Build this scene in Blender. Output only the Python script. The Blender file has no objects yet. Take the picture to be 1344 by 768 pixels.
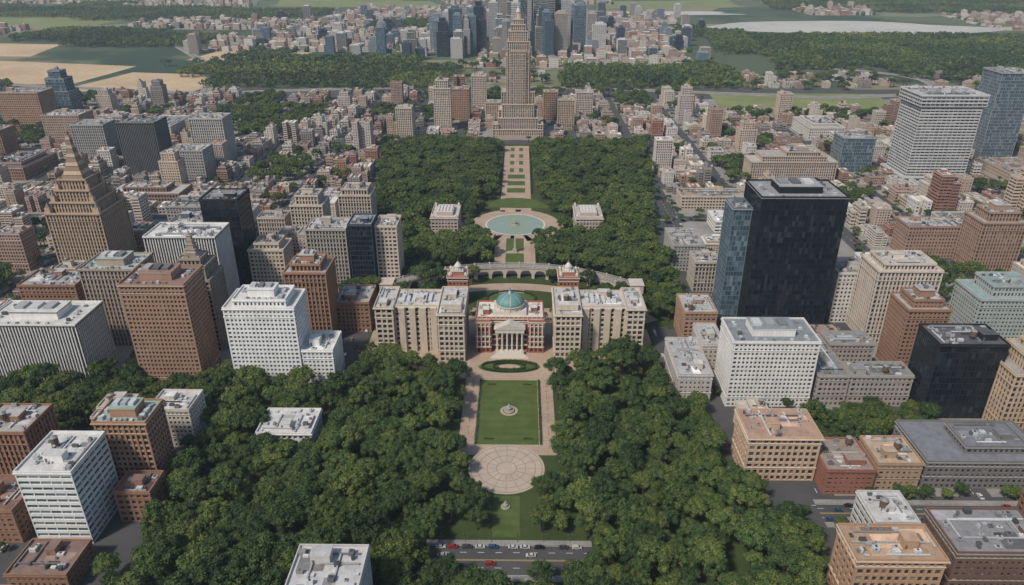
import bpy, math, random, time
import numpy as np
T0=time.time()
R=random.Random(7)
scene=bpy.context.scene
COL=scene.collection

# ------------------------------------------------------------ materials
def new_mat(name):
    m=bpy.data.materials.new(name); m.use_nodes=True
    nt=m.node_tree; b=nt.nodes["Principled BSDF"]
    return m,nt,b
def N(nt,t,**kw):
    n=nt.nodes.new(t)
    for k,v in kw.items(): setattr(n,k,v)
    return n
def mathn(nt,op,a,b=None,c=None,clamp=False):
    n=N(nt,'ShaderNodeMath',operation=op); n.use_clamp=clamp
    for i,v in enumerate((a,b,c)):
        if v is None: continue
        if isinstance(v,(int,float)): n.inputs[i].default_value=v
        else: nt.links.new(v,n.inputs[i])
    return n.outputs[0]
def ramp(nt,fac,stops,interp='LINEAR'):
    r=N(nt,'ShaderNodeValToRGB'); r.color_ramp.interpolation=interp
    el=r.color_ramp.elements
    while len(el)<len(stops): el.new(0.5)
    for e,(p,c) in zip(el,stops):
        e.position=p; e.color=(c[0],c[1],c[2],1)
    nt.links.new(fac,r.inputs[0]); return r.outputs[0]
def scalecol(nt,col,fac):
    v=N(nt,'ShaderNodeVectorMath',operation='SCALE')
    if isinstance(col,tuple): v.inputs[0].default_value=col
    else: nt.links.new(col,v.inputs[0])
    nt.links.new(fac,v.inputs['Scale']); return v.outputs[0]
def noise(nt,vec,scale,detail=3,rough=.55):
    n=N(nt,'ShaderNodeTexNoise'); n.inputs['Scale'].default_value=scale
    n.inputs['Detail'].default_value=detail; n.inputs['Roughness'].default_value=rough
    nt.links.new(vec,n.inputs['Vector']); return n.outputs['Fac']
def objvec(nt):
    tc=N(nt,'ShaderNodeTexCoord'); oi=N(nt,'ShaderNodeObjectInfo')
    s=mathn(nt,'MULTIPLY',oi.outputs['Random'],500.0)
    a=N(nt,'ShaderNodeVectorMath',operation='ADD')
    nt.links.new(tc.outputs['Object'],a.inputs[0]); nt.links.new(s,a.inputs[1])
    return a.outputs[0],oi.outputs['Random'],tc.outputs['Object']
def attr(nt,name='tone'):
    a=N(nt,'ShaderNodeAttribute'); a.attribute_name=name; return a.outputs['Fac']
def sepz(nt,v):
    s=N(nt,'ShaderNodeSeparateXYZ'); nt.links.new(v,s.inputs[0]); return s.outputs

_mc={}
PALS={'wall':[(.47,.37,.30),(.29,.185,.14),(.58,.53,.47),(.38,.28,.22),(.51,.42,.35),(.27,.24,.23),(.66,.63,.59),(.42,.30,.235),(.53,.46,.40),(.33,.17,.125),(.48,.43,.40),(.36,.25,.20),(.55,.44,.35),(.60,.57,.53)],
 'roof':[(.38,.37,.36),(.20,.20,.21),(.60,.60,.59),(.28,.21,.18),(.46,.42,.38),(.70,.70,.69),(.27,.27,.28),(.38,.25,.18),(.34,.34,.35),(.52,.50,.49),(.16,.16,.17),(.62,.59,.55)],
 'car':[(.6,.6,.6),(.02,.02,.02),(.7,.7,.7),(.06,.06,.07),(.3,.31,.32),(.25,.03,.03),(.04,.07,.14),(.45,.45,.44)]}
def wall(col,rough=.85,var=.4,pal=None):
    key=('w',tuple(round(c,3) for c in col),pal)
    if key in _mc: return _mc[key]
    m,nt,b=new_mat('wall_finish')
    v,rnd,ob=objvec(nt)
    n1=noise(nt,v,.12,4)
    mp=N(nt,'ShaderNodeMapping'); mp.inputs['Scale'].default_value=(1.1,1.1,.07)
    nt.links.new(v,mp.inputs[0]); n2=noise(nt,mp.outputs[0],1.0,4,.6)
    f=mathn(nt,'ADD',mathn(nt,'MULTIPLY',n1,var),mathn(nt,'MULTIPLY',n2,var*1.3))
    f=mathn(nt,'ADD',f,1-var*1.15)
    f=mathn(nt,'MULTIPLY',f,mathn(nt,'ADD',mathn(nt,'MULTIPLY',attr(nt),.3),.85))
    c=tuple(col)
    if pal:
        c=ramp(nt,rnd,[(i/len(PALS[pal]),p) for i,p in enumerate(PALS[pal])],'CONSTANT')
    nt.links.new(scalecol(nt,c,f),b.inputs['Base Color'])
    b.inputs['Roughness'].default_value=rough
    b.inputs['Specular IOR Level'].default_value=.25
    _mc[key]=m; return m
def roofm(col,pal=None):
    key=('r',tuple(round(c,3) for c in col),pal)
    if key in _mc: return _mc[key]
    m,nt,b=new_mat('roof_membrane')
    v,rnd,ob=objvec(nt)
    n1=noise(nt,v,.22,5,.65); n2=noise(nt,v,1.3,3)
    f=mathn(nt,'ADD',mathn(nt,'MULTIPLY',n1,1.1),mathn(nt,'MULTIPLY',n2,.5))
    f=mathn(nt,'ADD',f,.18)
    f=mathn(nt,'MULTIPLY',f,mathn(nt,'ADD',mathn(nt,'MULTIPLY',attr(nt),.4),.8))
    c=tuple(col)
    if pal:
        r2=mathn(nt,'FRACT',mathn(nt,'MULTIPLY',rnd,7.31))
        c=ramp(nt,r2,[(i/len(PALS[pal]),p) for i,p in enumerate(PALS[pal])],'CONSTANT')
    nt.links.new(scalecol(nt,c,f),b.inputs['Base Color'])
    b.inputs['Roughness'].default_value=.9
    _mc[key]=m; return m
def glass(kind='mid'):
    key=('g',kind)
    if key in _mc: return _mc[key]
    m,nt,b=new_mat('window_glass')
    st={'mid':[(0,(.012,.016,.022)),(.55,(.035,.045,.055)),(.8,(.09,.10,.105)),(1,(.28,.26,.22))],
        'dark':[(0,(.006,.009,.014)),(.7,(.014,.020,.028)),(1,(.04,.05,.06))],
        'blue':[(0,(.03,.06,.09)),(.6,(.07,.12,.16)),(1,(.20,.26,.30))]}[kind]
    nt.links.new(ramp(nt,attr(nt),st),b.inputs['Base Color'])
    b.inputs['Roughness'].default_value=.12
    _mc[key]=m; return m
def metal(col=(.40,.41,.42),rough=.5):
    key=('m',col)
    if key in _mc: return _mc[key]
    m,nt,b=new_mat('rooftop_plant_metal')
    v,rnd,ob=objvec(nt); f=mathn(nt,'ADD',mathn(nt,'MULTIPLY',noise(nt,v,.9,3),.6),.7)
    f=mathn(nt,'MULTIPLY',f,mathn(nt,'ADD',mathn(nt,'MULTIPLY',attr(nt),1.4),.15))
    nt.links.new(scalecol(nt,col,f),b.inputs['Base Color']); b.inputs['Roughness'].default_value=rough
    _mc[key]=m; return m
def ground_mat(name,c1,c2,s1=.05,s2=.8,rough=.95,c3=None,s3=.004,fields=False):
    m,nt,b=new_mat(name)
    g=N(nt,'ShaderNodeNewGeometry'); p=g.outputs['Position']
    n=mathn(nt,'ADD',mathn(nt,'MULTIPLY',noise(nt,p,s1,5,.6),.6),mathn(nt,'MULTIPLY',noise(nt,p,s2,3,.6),.4))
    col=ramp(nt,n,[(.34,c1),(.64,c2)])
    if fields:
        mp=N(nt,'ShaderNodeMapping'); mp.inputs['Scale'].default_value=(.0022,.0036,0); mp.inputs['Rotation'].default_value=(0,0,.25)
        nt.links.new(p,mp.inputs[0])
        vo=N(nt,'ShaderNodeTexVoronoi',distance='CHEBYCHEV'); vo.inputs['Scale'].default_value=1; vo.inputs['Randomness'].default_value=.8
        nt.links.new(mp.outputs[0],vo.inputs['Vector'])
        fc=ramp(nt,sepz(nt,vo.outputs['Color'])[0],[(0,(.05,.09,.05)),(.25,(.11,.14,.07)),(.42,(.20,.20,.12)),(.55,(.07,.11,.06)),(.72,(.30,.25,.17)),(.82,(.09,.13,.08)),(.92,(.22,.24,.16))],'CONSTANT')
        mx=N(nt,'ShaderNodeMix',data_type='RGBA'); mx.inputs[0].default_value=.65
        nt.links.new(col,mx.inputs[6]); nt.links.new(fc,mx.inputs[7]); col=mx.outputs[2]
    if c3:
        mx=N(nt,'ShaderNodeMix',data_type='RGBA')
        f=ramp(nt,noise(nt,p,s3,4,.6),[(.50,(0,0,0)),(.58,(1,1,1))])
        nt.links.new(f,mx.inputs[0]); nt.links.new(col,mx.inputs[6]); mx.inputs[7].default_value=(*c3,1)
        col=mx.outputs[2]
    nt.links.new(col,b.inputs['Base Color']); b.inputs['Roughness'].default_value=rough
    b.inputs['Specular IOR Level'].default_value=.2
    return m
def lawn_mat(name,c1,c2,wd=3.0):
    m,nt,b=new_mat(name)
    g=N(nt,'ShaderNodeNewGeometry'); p=g.outputs['Position']; s=sepz(nt,p)
    n=mathn(nt,'ADD',mathn(nt,'MULTIPLY',noise(nt,p,.09,5,.65),.6),mathn(nt,'MULTIPLY',noise(nt,p,1.4,4,.7),.4))
    st=mathn(nt,'MULTIPLY',mathn(nt,'SINE',mathn(nt,'MULTIPLY',s[1],6.283/(2*wd))),.035)
    col=ramp(nt,mathn(nt,'ADD',n,st),[(.32,c1),(.66,c2)])
    nt.links.new(col,b.inputs['Base Color']); b.inputs['Roughness'].default_value=.95; b.inputs['Specular IOR Level'].default_value=.15
    return m
def paving_mat(name,c1,c2,js=.5):
    m,nt,b=new_mat(name)
    g=N(nt,'ShaderNodeNewGeometry'); p=g.outputs['Position']
    n=mathn(nt,'ADD',mathn(nt,'MULTIPLY',noise(nt,p,.07,5,.6),.65),mathn(nt,'MULTIPLY',noise(nt,p,.9,3),.35))
    col=ramp(nt,n,[(.33,c1),(.66,c2)])
    br=N(nt,'ShaderNodeTexBrick'); br.inputs['Scale'].default_value=js
    br.inputs['Color1'].default_value=(1,1,1,1); br.inputs['Color2'].default_value=(.86,.86,.86,1); br.inputs['Mortar'].default_value=(.6,.6,.6,1)
    nt.links.new(p,br.inputs['Vector'])
    mx=N(nt,'ShaderNodeMix',data_type='RGBA',blend_type='MULTIPLY'); mx.inputs[0].default_value=.8
    nt.links.new(col,mx.inputs[6]); nt.links.new(br.outputs['Color'],mx.inputs[7])
    nt.links.new(mx.outputs[2],b.inputs['Base Color']); b.inputs['Roughness'].default_value=.9
    return m
def leaf_mat(name,dark,lite,yel):
    m,nt,b=new_mat(name)
    oi=N(nt,'ShaderNodeObjectInfo'); t=attr(nt)
    f=mathn(nt,'ADD',mathn(nt,'MULTIPLY',t,.6),mathn(nt,'MULTIPLY',oi.outputs['Random'],.48),clamp=True)
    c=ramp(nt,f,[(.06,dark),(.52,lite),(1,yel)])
    g=N(nt,'ShaderNodeNewGeometry'); nn=noise(nt,g.outputs['Position'],.02,3)
    c=scalecol(nt,c,mathn(nt,'ADD',mathn(nt,'MULTIPLY',nn,1.2),.45))
    nt.links.new(c,b.inputs['Base Color']); b.inputs['Roughness'].default_value=.7
    b.inputs['Specular IOR Level'].default_value=.25
    return m
def plain(name,col,rough=.7,metallic=0):
    m,nt,b=new_mat(name); v,r,o=objvec(nt)
    f=mathn(nt,'ADD',mathn(nt,'MULTIPLY',noise(nt,v,.8,4),.4),.8)
    nt.links.new(scalecol(nt,col,f),b.inputs['Base Color'])
    b.inputs['Roughness'].default_value=rough; b.inputs['Metallic'].default_value=metallic
    return m
M_ASPH=ground_mat('asphalt',(.06,.062,.066),(.10,.10,.102),.04,1.5)
M_SIDE=ground_mat('concrete_pavement',(.19,.185,.175),(.33,.32,.30),.05,.8)
M_GRASS=ground_mat('park_grass',(.03,.05,.018),(.065,.09,.03),.05,.9)
M_LAWN=lawn_mat('mown_lawn',(.055,.085,.025),(.105,.145,.045))
M_PAVE=paving_mat('beige_stone_paving',(.36,.265,.20),(.52,.40,.31))
M_PAVE2=paving_mat('pale_stone_paving',(.40,.33,.27),(.55,.47,.39),.8)
M_GROUND=ground_mat('terrain_ground',(.06,.085,.05),(.14,.15,.095),.004,.05,c3=(.04,.07,.045),s3=.0015,fields=True)
M_FIELD=ground_mat('dry_field_soil',(.40,.29,.18),(.58,.45,.30),.008,.1)
M_GFIELD=ground_mat('green_field_grass',(.13,.17,.06),(.24,.26,.12),.01,.1)
M_LINE=plain('road_paint',(.75,.75,.72))
M_YEL=plain('yellow_road_paint',(.55,.42,.12))
M_LEAF=leaf_mat('tree_foliage',(.020,.042,.018),(.062,.105,.030),(.165,.18,.045))
M_HEDGE=leaf_mat('hedge_foliage',(.015,.035,.015),(.035,.065,.022),(.06,.10,.03))
M_BARK=plain('tree_bark',(.07,.05,.035),.9)
M_STONE=plain('carved_stone',(.42,.37,.30),.8)
M_WHITE=plain('white_stone',(.58,.54,.48),.75)
M_COPPER=plain('verdigris_copper',(.10,.27,.28),.55)
M_RIB=plain('bronze_rib',(.40,.33,.20),.5)
M_DARK=plain('dark_metal',(.03,.03,.035),.4)
M_WOOD=plain('tank_wood',(.13,.08,.05),.9)
m,nt,b=new_mat('pond_water'); b.inputs['Base Color'].default_value=(.25,.33,.27,1); b.inputs['Roughness'].default_value=.08
g=N(nt,'ShaderNodeNewGeometry'); bp=N(nt,'ShaderNodeBump'); bp.inputs['Strength'].default_value=.15
nt.links.new(noise(nt,g.outputs['Position'],.8,3),bp.inputs['Height']); nt.links.new(bp.outputs[0],b.inputs['Normal']); M_WATER=m
M_LAKE=ground_mat('lake_shallows',(.36,.38,.36),(.60,.56,.48),.003,.02,rough=.3)

m,nt,b=new_mat('distant_facade')
t=attr(nt); tc=N(nt,'ShaderNodeTexCoord'); s=sepz(nt,tc.outputs['Object'])
wc=ramp(nt,t,[(i/14,p) for i,p in enumerate(PALS['wall'])],'CONSTANT')
fz=mathn(nt,'GREATER_THAN',mathn(nt,'FRACT',mathn(nt,'DIVIDE',s[2],3.5)),.5)
fx=mathn(nt,'GREATER_THAN',mathn(nt,'FRACT',mathn(nt,'DIVIDE',mathn(nt,'ADD',s[0],s[1]),3.1)),.45)
w=mathn(nt,'SUBTRACT',1.0,mathn(nt,'MULTIPLY',mathn(nt,'MULTIPLY',fz,fx),.75))
wc=scalecol(nt,wc,w)
rc=ramp(nt,mathn(nt,'FRACT',mathn(nt,'MULTIPLY',t,7.7)),[(i/12,p) for i,p in enumerate(PALS['roof'])],'CONSTANT')
g=N(nt,'ShaderNodeNewGeometry'); nz=sepz(nt,g.outputs['Normal'])[2]
mx=N(nt,'ShaderNodeMix',data_type='RGBA'); nt.links.new(mathn(nt,'GREATER_THAN',nz,.5),mx.inputs[0])
nt.links.new(wc,mx.inputs[6]); nt.links.new(rc,mx.inputs[7]); nt.links.new(mx.outputs[2],b.inputs['Base Color'])
b.inputs['Roughness'].default_value=.8; M_FAR=m

# ------------------------------------------------------------ mesh builder
class MB:
    def __init__(s): s.v=[];s.f=[];s.m=[];s.t=[]
    def q(s,a,b,c,d,m=0,t=.5):
        n=len(s.v); s.v+= [a,b,c,d]; s.f.append((n,n+1,n+2,n+3)); s.m.append(m); s.t.append(t)
    def poly(s,pts,m=0,t=.5):
        n=len(s.v); s.v+=list(pts); s.f.append(tuple(range(n,n+len(pts)))); s.m.append(m); s.t.append(t)
    def box(s,x0,x1,y0,y1,z0,z1,m=0,t=.5,mt=None,bot=False):
        a=(x0,y0,z0);b=(x1,y0,z0);c=(x1,y1,z0);d=(x0,y1,z0)
        e=(x0,y0,z1);f=(x1,y0,z1);g=(x1,y1,z1);h=(x0,y1,z1)
        s.q(a,b,f,e,m,t);s.q(b,c,g,f,m,t);s.q(c,d,h,g,m,t);s.q(d,a,e,h,m,t)
        s.q(e,f,g,h,m if mt is None else mt,t)
        if bot: s.q(d,c,b,a,m,t)
    def cyl(s,cx,cy,z0,z1,r0,r1,n=12,m=0,t=.5,cap=True):
        P=[(math.cos(2*math.pi*i/n),math.sin(2*math.pi*i/n)) for i in range(n)]
        for i in range(n):
            a=P[i];b=P[(i+1)%n]
            s.q((cx+a[0]*r0,cy+a[1]*r0,z0),(cx+b[0]*r0,cy+b[1]*r0,z0),(cx+b[0]*r1,cy+b[1]*r1,z1),(cx+a[0]*r1,cy+a[1]*r1,z1),m,t)
        if cap and r1>.01: s.poly([(cx+a[0]*r1,cy+a[1]*r1,z1) for a in P],m,t)
    def build(s,name,mats):
        me=bpy.data.meshes.new(name); me.from_pydata(s.v,[],s.f)
        for x in mats: me.materials.append(x)
        me.polygons.foreach_set('material_index',s.m)
        a=me.attributes.new('tone','FLOAT','FACE'); a.data.foreach_set('value',s.t)
        me.update(); return me
def put(me,name,x=0,y=0,z=0,rot=0,sc=(1,1,1)):
    o=bpy.data.objects.new(name,me); o.location=(x,y,z); o.rotation_euler=(0,0,rot); o.scale=sc
    COL.objects.link(o); return o

STY={ # bay, floor, pier, spandrel, pier_off, spandrel_off, recess
 'grid':(2.7,3.2,1.2,1.35,0,.04,.5),'big':(3.1,3.7,1.1,1.25,0,.05,.7),'vert':(2.5,3.3,1.0,1.1,0,.35,.6),
 'fin':(1.9,3.4,.7,.8,0,.5,.8),'ribbon':(5.0,3.3,.5,1.6,.25,0,.5),'glass':(2.0,3.9,.16,.4,.12,.2,.3),'punch':(2.6,3.1,1.5,1.75,0,.03,.35),
 'fine':(2.3,2.9,1.05,1.25,0,.04,.45)}
def tier(mb,x0,x1,y0,y1,z0,z1,sty,rg,cornice=.5,wall_i=0,sp_i=None,roof=True,clut=True,lite=.0):
    bay,fh,pw,sh,po,so,r=STY[sty]
    nf=max(1,round((z1-z0)/fh)); fh=(z1-z0)/nf
    if sp_i is None: sp_i=1 if sty in('vert','fin') else wall_i
    def S(k,u,z,o):
        if k==0: return (x0+u,y0+o,z)
        if k==1: return (x1-o,y0+u,z)
        if k==2: return (x1-u,y1-o,z)
        return (x0+o,y1-u,z)
    cw=max(pw*.9,.5)
    for k in range(4):
        L=(x1-x0) if k%2==0 else (y1-y0)
        n=max(1,round((L-2*cw)/bay)); b=(L-2*cw)/n
        Q=lambda u0,u1,za,zb,o,m,t=.5: mb.q(S(k,u0,za,o),S(k,u1,za,o),S(k,u1,zb,o),S(k,u0,zb,o),m,t)
        for j in range(nf):
            ft=rg.random()*.2
            for i in range(n):
                Q(cw+i*b,cw+(i+1)*b,z0+j*fh,z0+(j+1)*fh,r,2,min(1,rg.random()**1.5*.85+ft+lite))
        for (ua,ub,ui) in ((0,cw,cw),(L-cw,L,L-cw)):
            Q(ua,ub,z0,z1,0,wall_i)
            mb.q(S(k,ui,z0,0),S(k,ui,z0,r),S(k,ui,z1,r),S(k,ui,z1,0),wall_i,.5)
        for i in range(1,n):
            u=cw+i*b; a=u-pw/2;c=u+pw/2
            Q(a,c,z0,z1,po,wall_i,.45+.1*rg.random())
            mb.q(S(k,a,z0,po),S(k,a,z1,po),S(k,a,z1,r),S(k,a,z0,r),wall_i)
            mb.q(S(k,c,z0,po),S(k,c,z0,r),S(k,c,z1,r),S(k,c,z1,po),wall_i)
        for j in range(nf+1):
            za=z0+j*fh-sh*.45; zb=z0+j*fh+sh*.55
            if j==0: za=z0
            if j==nf: zb=z1; za=z1-sh*.7
            tt=.35+.3*rg.random()
            Q(cw,L-cw,za,zb,so,sp_i,tt)
            mb.q(S(k,cw,zb,so),S(k,L-cw,zb,so),S(k,L-cw,zb,r),S(k,cw,zb,r),sp_i,tt)
            mb.q(S(k,cw,za,r),S(k,L-cw,za,r),S(k,L-cw,za,so),S(k,cw,za,so),sp_i,tt)
    if z1-z0>14 and sty in('grid','big','vert','punch','fine'):
        for zz in (z0+fh*(2 if z0<2 else 1), z1-fh*(2 if nf>8 else 1)):
            zz+=sh*.56
            mb.box(x0-.3,x1+.3,y0-.3,y1+.3,zz,zz+.35,1,.7,bot=True)
    if roof:
        c=cornice
        mb.box(x0-c,x1+c,y0-c,y1+c,z1-.02,z1+.5,1,.5,bot=True)
        zt=z1+.5; p=.45; H=1.1; e=c*.4
        a,b_,cc,d=x0-e,x1+e,y0-e,y1+e
        mb.box(a,b_,cc,cc+p,zt,zt+H,wall_i); mb.box(a,b_,d-p,d,zt,zt+H,wall_i)
        mb.box(a,a+p,cc+p,d-p,zt,zt+H,wall_i); mb.box(b_-p,b_,cc+p,d-p,zt,zt+H,wall_i)
        mb.q((a+p,cc+p,zt+.03),(b_-p,cc+p,zt+.03),(b_-p,d-p,zt+.03),(a+p,d-p,zt+.03),3,rg.random())
        if clut: clutter(mb,a+1,b_-1,cc+1,d-1,zt+.03,rg)
def clutter(mb,x0,x1,y0,y1,z,rg,k=1.0):
    w=x1-x0;d=y1-y0
    if w<6 or d<6: return
    bw=min(w*.45,rg.uniform(4,9));bd=min(d*.45,rg.uniform(4,7));bh=rg.uniform(2.6,4.5)
    bx=rg.uniform(x0+1,x1-bw-1);by=rg.uniform(y0+1,y1-bd-1)
    mb.box(bx,bx+bw,by,by+bd,z,z+bh,0,.6,mt=3)
    mb.box(bx-.2,bx+bw+.2,by-.2,by+bd+.2,z+bh+.01,z+bh+.25,1,.6,mt=3)
    mb.q((bx+.5,by-.03,z),(bx+1.6,by-.03,z),(bx+1.6,by-.03,z+2.1),(bx+.5,by-.03,z+2.1),4,.1)
    n=int(w*d/38*k)+3
    for q in range(min(n,46)):
        a=rg.uniform(.8,3.0);c=rg.uniform(.8,2.4);h=rg.uniform(.6,2.1)
        x=rg.uniform(x0,x1-a);y=rg.uniform(y0,y1-c)
        if bx-a<x<bx+bw and by-c<y<by+bd: continue
        mb.box(x,x+a,y,y+c,z+.2,z+h+q*.004,4,rg.random())
        if rg.random()<.5: mb.cyl(x+a/2,y+c/2,z+h+q*.004,z+h+.25,min(a,c)*.35,min(a,c)*.35,8,4,.0)
    for q in range(1+int(n*.2)):
        if rg.random()<.5:
            y=rg.uniform(y0,y1-1);mb.box(x0+rg.random()*w*.4,x1-rg.random()*w*.3,y,y+.6,z+.4,z+.95+q*.005,4,rg.random(),bot=True)
        else:
            x=rg.uniform(x0,x1-1);mb.box(x,x+.6,y0+rg.random()*d*.4,y1-rg.random()*d*.3,z+.35,z+.9+q*.005,4,rg.random(),bot=True)
    for q in range(rg.randint(2,5)):
        a=rg.uniform(3,w*.5);c=rg.uniform(3,d*.5);x=rg.uniform(x0,x1-a);y=rg.uniform(y0,y1-c);zq=z+.03+q*.02
        mb.q((x,y,zq),(x+a,y,zq),(x+a,y+c,zq),(x,y+c,zq),3,rg.choice([-.9,-.6,0,.9,1.4,2.0]))
    if rg.random()<.35:
        x=rg.uniform(x0+2,x1-2);y=rg.uniform(y0+2,y1-2)
        for dx in(-1,1):
            for dy in(-1,1): mb.box(x+dx-.1,x+dx+.1,y+dy-.1,y+dy+.1,z,z+2.4,4,.1)
        mb.cyl(x,y,z+2.4,z+5.4,1.7,1.6,12,5,.5); mb.cyl(x,y,z+5.4,z+6.6,1.85,.05,12,4,.3)

HR=[]
def mats(wc,tc,gk='mid',rc=(.3,.3,.3)):
    return [wall(wc),wall(tc),glass(gk),roofm(rc),metal(),M_WOOD]
def hero(name,x,y,w,d,h,sty='grid',wc=(.4,.34,.27),tc=None,gk='mid',rc=(.38,.37,.36),tiers=None,rot=0,seed=0,cor=.5,top=None,sp=None):
    """x centre, y front face, tiers: (wf,df,z0,z1,ox,oy) fractions"""
    rg=random.Random(seed+int(abs(x)*7+y*3)); mb=MB()
    tc=tc or tuple(c*.85 for c in wc)
    tl=tiers or [(1,1,0,1,0,0)]
    for i,(wf,df,a,b,ox,oy) in enumerate(tl):
        hw=w*wf/2;hd=d*df/2;cx=ox*w;cy=oy*d
        last=(i==len(tl)-1)
        tier(mb,cx-hw,cx+hw,cy-hd,cy+hd,a*h+(.55 if a>0 else 0),b*h,sty,rg,cor,sp_i=sp,clut=(last and top!='box'))
    if top=='peak':
        z=h+.5; k=min(w,d)*tl[-1][0]*.34
        for j in range(5):
            mb.box(-k,k,-k,k,z,z+2.6,0,.5,mt=1); mb.box(-k-.3,k+.3,-k-.3,k+.3,z+2.6,z+2.9,1,.8,bot=True); z+=2.9; k*=.74
        mb.cyl(0,0,z,z+6,k*.5,.1,8,4)
    if top=='box':
        hw0=w*tl[-1][0]/2;hd0=d*tl[-1][1]/2
        hw=hw0*.5;hd=hd0*.5; z=tl[-1][3]*h+.55
        mb.box(-hw,hw,-hd,hd,z,z+4.5,0,.6,mt=3); mb.box(-hw-.3,hw+.3,-hd-.3,hd+.3,z+4.5,z+5,1,.6,mt=3)
        for j in range(3): mb.box(-hw+1+j*hw*.6,-hw+1+j*hw*.6+hw*.4,-hd*.5,hd*.5,z+5,z+6.5,4,rg.random())
        for sx in(-1,1):
            for q in range(7):
                yy=-hd0+2+q*(2*hd0-5)/7
                if rg.random()<.8: mb.box(sx*hw0*.76-1.4,sx*hw0*.76+rg.uniform(.2,1.6),yy,yy+1.5,z,z+rg.uniform(.8,2),4,rg.random())
        for q in range(5):
            xx=-hw+q*hw*.42; mb.box(xx,xx+1.6,-hd0*.86,-hd0*.86+1.6,z,z+rg.uniform(.8,1.8),4,rg.random())
    HR.append((x-w/2,x+w/2,y,y+d))
    return put(mb.build(name,mats(wc,tc,gk,rc)),name,x,y+d/2,0.1,rot)

WH=(.68,.67,.65);LT=(.57,.49,.41);TAN=(.49,.39,.30);BR=(.29,.165,.11);BR2=(.37,.24,.17);GY=(.36,.35,.34);BK=(.02,.022,.026);RED=(.28,.11,.075)
# ---- left side
hero('striped_office_tower',-230,470,50,28,63,'fin',WH,(.12,.12,.13),'dark',(.5,.5,.49))
hero('black_office_tower',-216,512,28,26,76,'glass',BK,BK,'dark',(.2,.2,.2))
hero('stepped_stone_tower',-206,424,26,24,64,'vert',(.34,.29,.23),tiers=[(1,1,0,.8,0,0),(.8,.8,.8,.93,0,0),(.55,.55,.93,1,0,0)],top='peak')
hero('brown_brick_office_tower',-207,380,38,28,69,'fine',(.34,.21,.15),(.44,.36,.29),'mid',(.24,.15,.13),top='box',cor=.8)
hero('stone_office_tower',-262,430,36,28,56,'vert',(.38,.31,.25),(.24,.2,.17),'mid',(.30,.36,.34),top='box')
hero('white_corporate_building',-287,380,58,32,42,'fin',WH,(.04,.045,.05),'dark',(.52,.53,.51),top='box',cor=.3)
hero('white_apartment_tower',-147,380,42,26,58,'fine',(.76,.76,.75),(.72,.72,.71),'blue',(.58,.58,.57),tiers=[(1,1,0,.93,0,0),(.75,.75,.93,1,0,0)],top='box')
hero('white_apartment_annex',-116,381,19,24,25,'fine',(.74,.74,.73),(.7,.7,.69),'blue',(.58,.58,.57))
hero('copper_brown_tower',-135,436,28,26,56,'vert',(.36,.20,.125),(.24,.15,.11),tiers=[(1,1,0,.92,0,0),(.7,.7,.92,1,0,0)],top='box')
hero('grey_stone_tower',-141,517,31,26,51,'vert',(.38,.35,.31))
hero('blue_glass_tower',-114,514,18,24,56,'glass',(.04,.06,.09),(.07,.09,.11),'dark',(.2,.22,.24))
hero('beige_apartment_tower',-96,522,17,24,52,'grid',LT)
hero('stepped_limestone_tower',-177,594,28,26,51,'vert',LT,tiers=[(1,1,0,.85,0,0),(.7,.7,.85,1,0,0)],top='box')
hero('limestone_apartment_tower',-146,641,30,26,42,'vert',(.52,.44,.37),tiers=[(1,1,0,.88,0,0),(.8,.75,.88,1,0,0)])
hero('tan_apartment_tower',-187,512,27,24,40,'grid',LT,tiers=[(1,1,0,.9,0,0),(.7,.7,.9,1,0,0)])
hero('dark_glass_office_tower',-434,830,44,34,60,'fin',(.16,.16,.17),BK,'dark',(.2,.2,.2))
hero('pale_slab_tower',-366,862,40,30,58,'vert',(.46,.44,.42))
hero('grey_apartment_block',-369,800,40,30,36,'grid',GY)
hero('railway_hall',-385,722,76,34,16,'big',(.27,.19,.145),tiers=[(1,1,0,.7,0,0),(.6,.6,.7,1,0,0)])
hero('brown_tower_block',-710,1050,60,40,52,'grid',BR2)
hero('brown_tower_block',-600,960,50,36,40,'grid',(.38,.29,.23))
hero('brown_tower_block',-660,900,34,30,34,'vert',BR2)
hero('grey_tower_block',-520,880,40,30,46,'vert',GY)
hero('tapered_glass_tower',-690,1110,36,30,72,'glass',(.2,.25,.28),GY,'blue',(.3,.3,.3),tiers=[(1,1,0,.6,0,0),(.8,.8,.6,.85,0,0),(.5,.6,.85,1,0,0)])
hero('slim_limestone_tower',-105,1052,24,22,70,'vert',LT,tiers=[(1,1,0,.85,0,0),(.75,.75,.85,1,0,0)])
hero('beige_tower_block',-153,1002,22,20,42,'vert',LT)
hero('beige_tower_block',-60,1190,24,22,54,'vert',LT)
hero('beige_tower_block',-84,1120,26,22,46,'grid',BR2)
hero('beige_tower_block',72,1060,24,22,42,'vert',TAN)
hero('beige_tower_block',104,1130,26,22,40,'vert',LT)
hero('brown_tower_block',-34,1090,22,22,32,'vert',TAN)
hero('brown_tower_block',52,1120,22,22,42,'grid',BR2)
hero('brown_tower_block',266,1150,20,18,32,'grid',BR)
hero('grey_apartment_block',-170,700,44,24,14,'ribbon',WH)
hero('grey_apartment_block',-300,640,44,30,26,'grid',GY)
hero('glass_office_block',-262,560,36,30,40,'glass',(.1,.12,.14),GY,'blue')
hero('brown_brick_block',-320,452,40,26,34,'grid',BR)
hero('dark_glass_office_block',-322,420,40,22,26,'glass',BK,BK,'dark')
hero('brown_brick_block',-110,452,24,28,22,'grid',BR)
hero('red_brick_block',-262,472,18,34,36,'grid',(.28,.13,.095))
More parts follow.
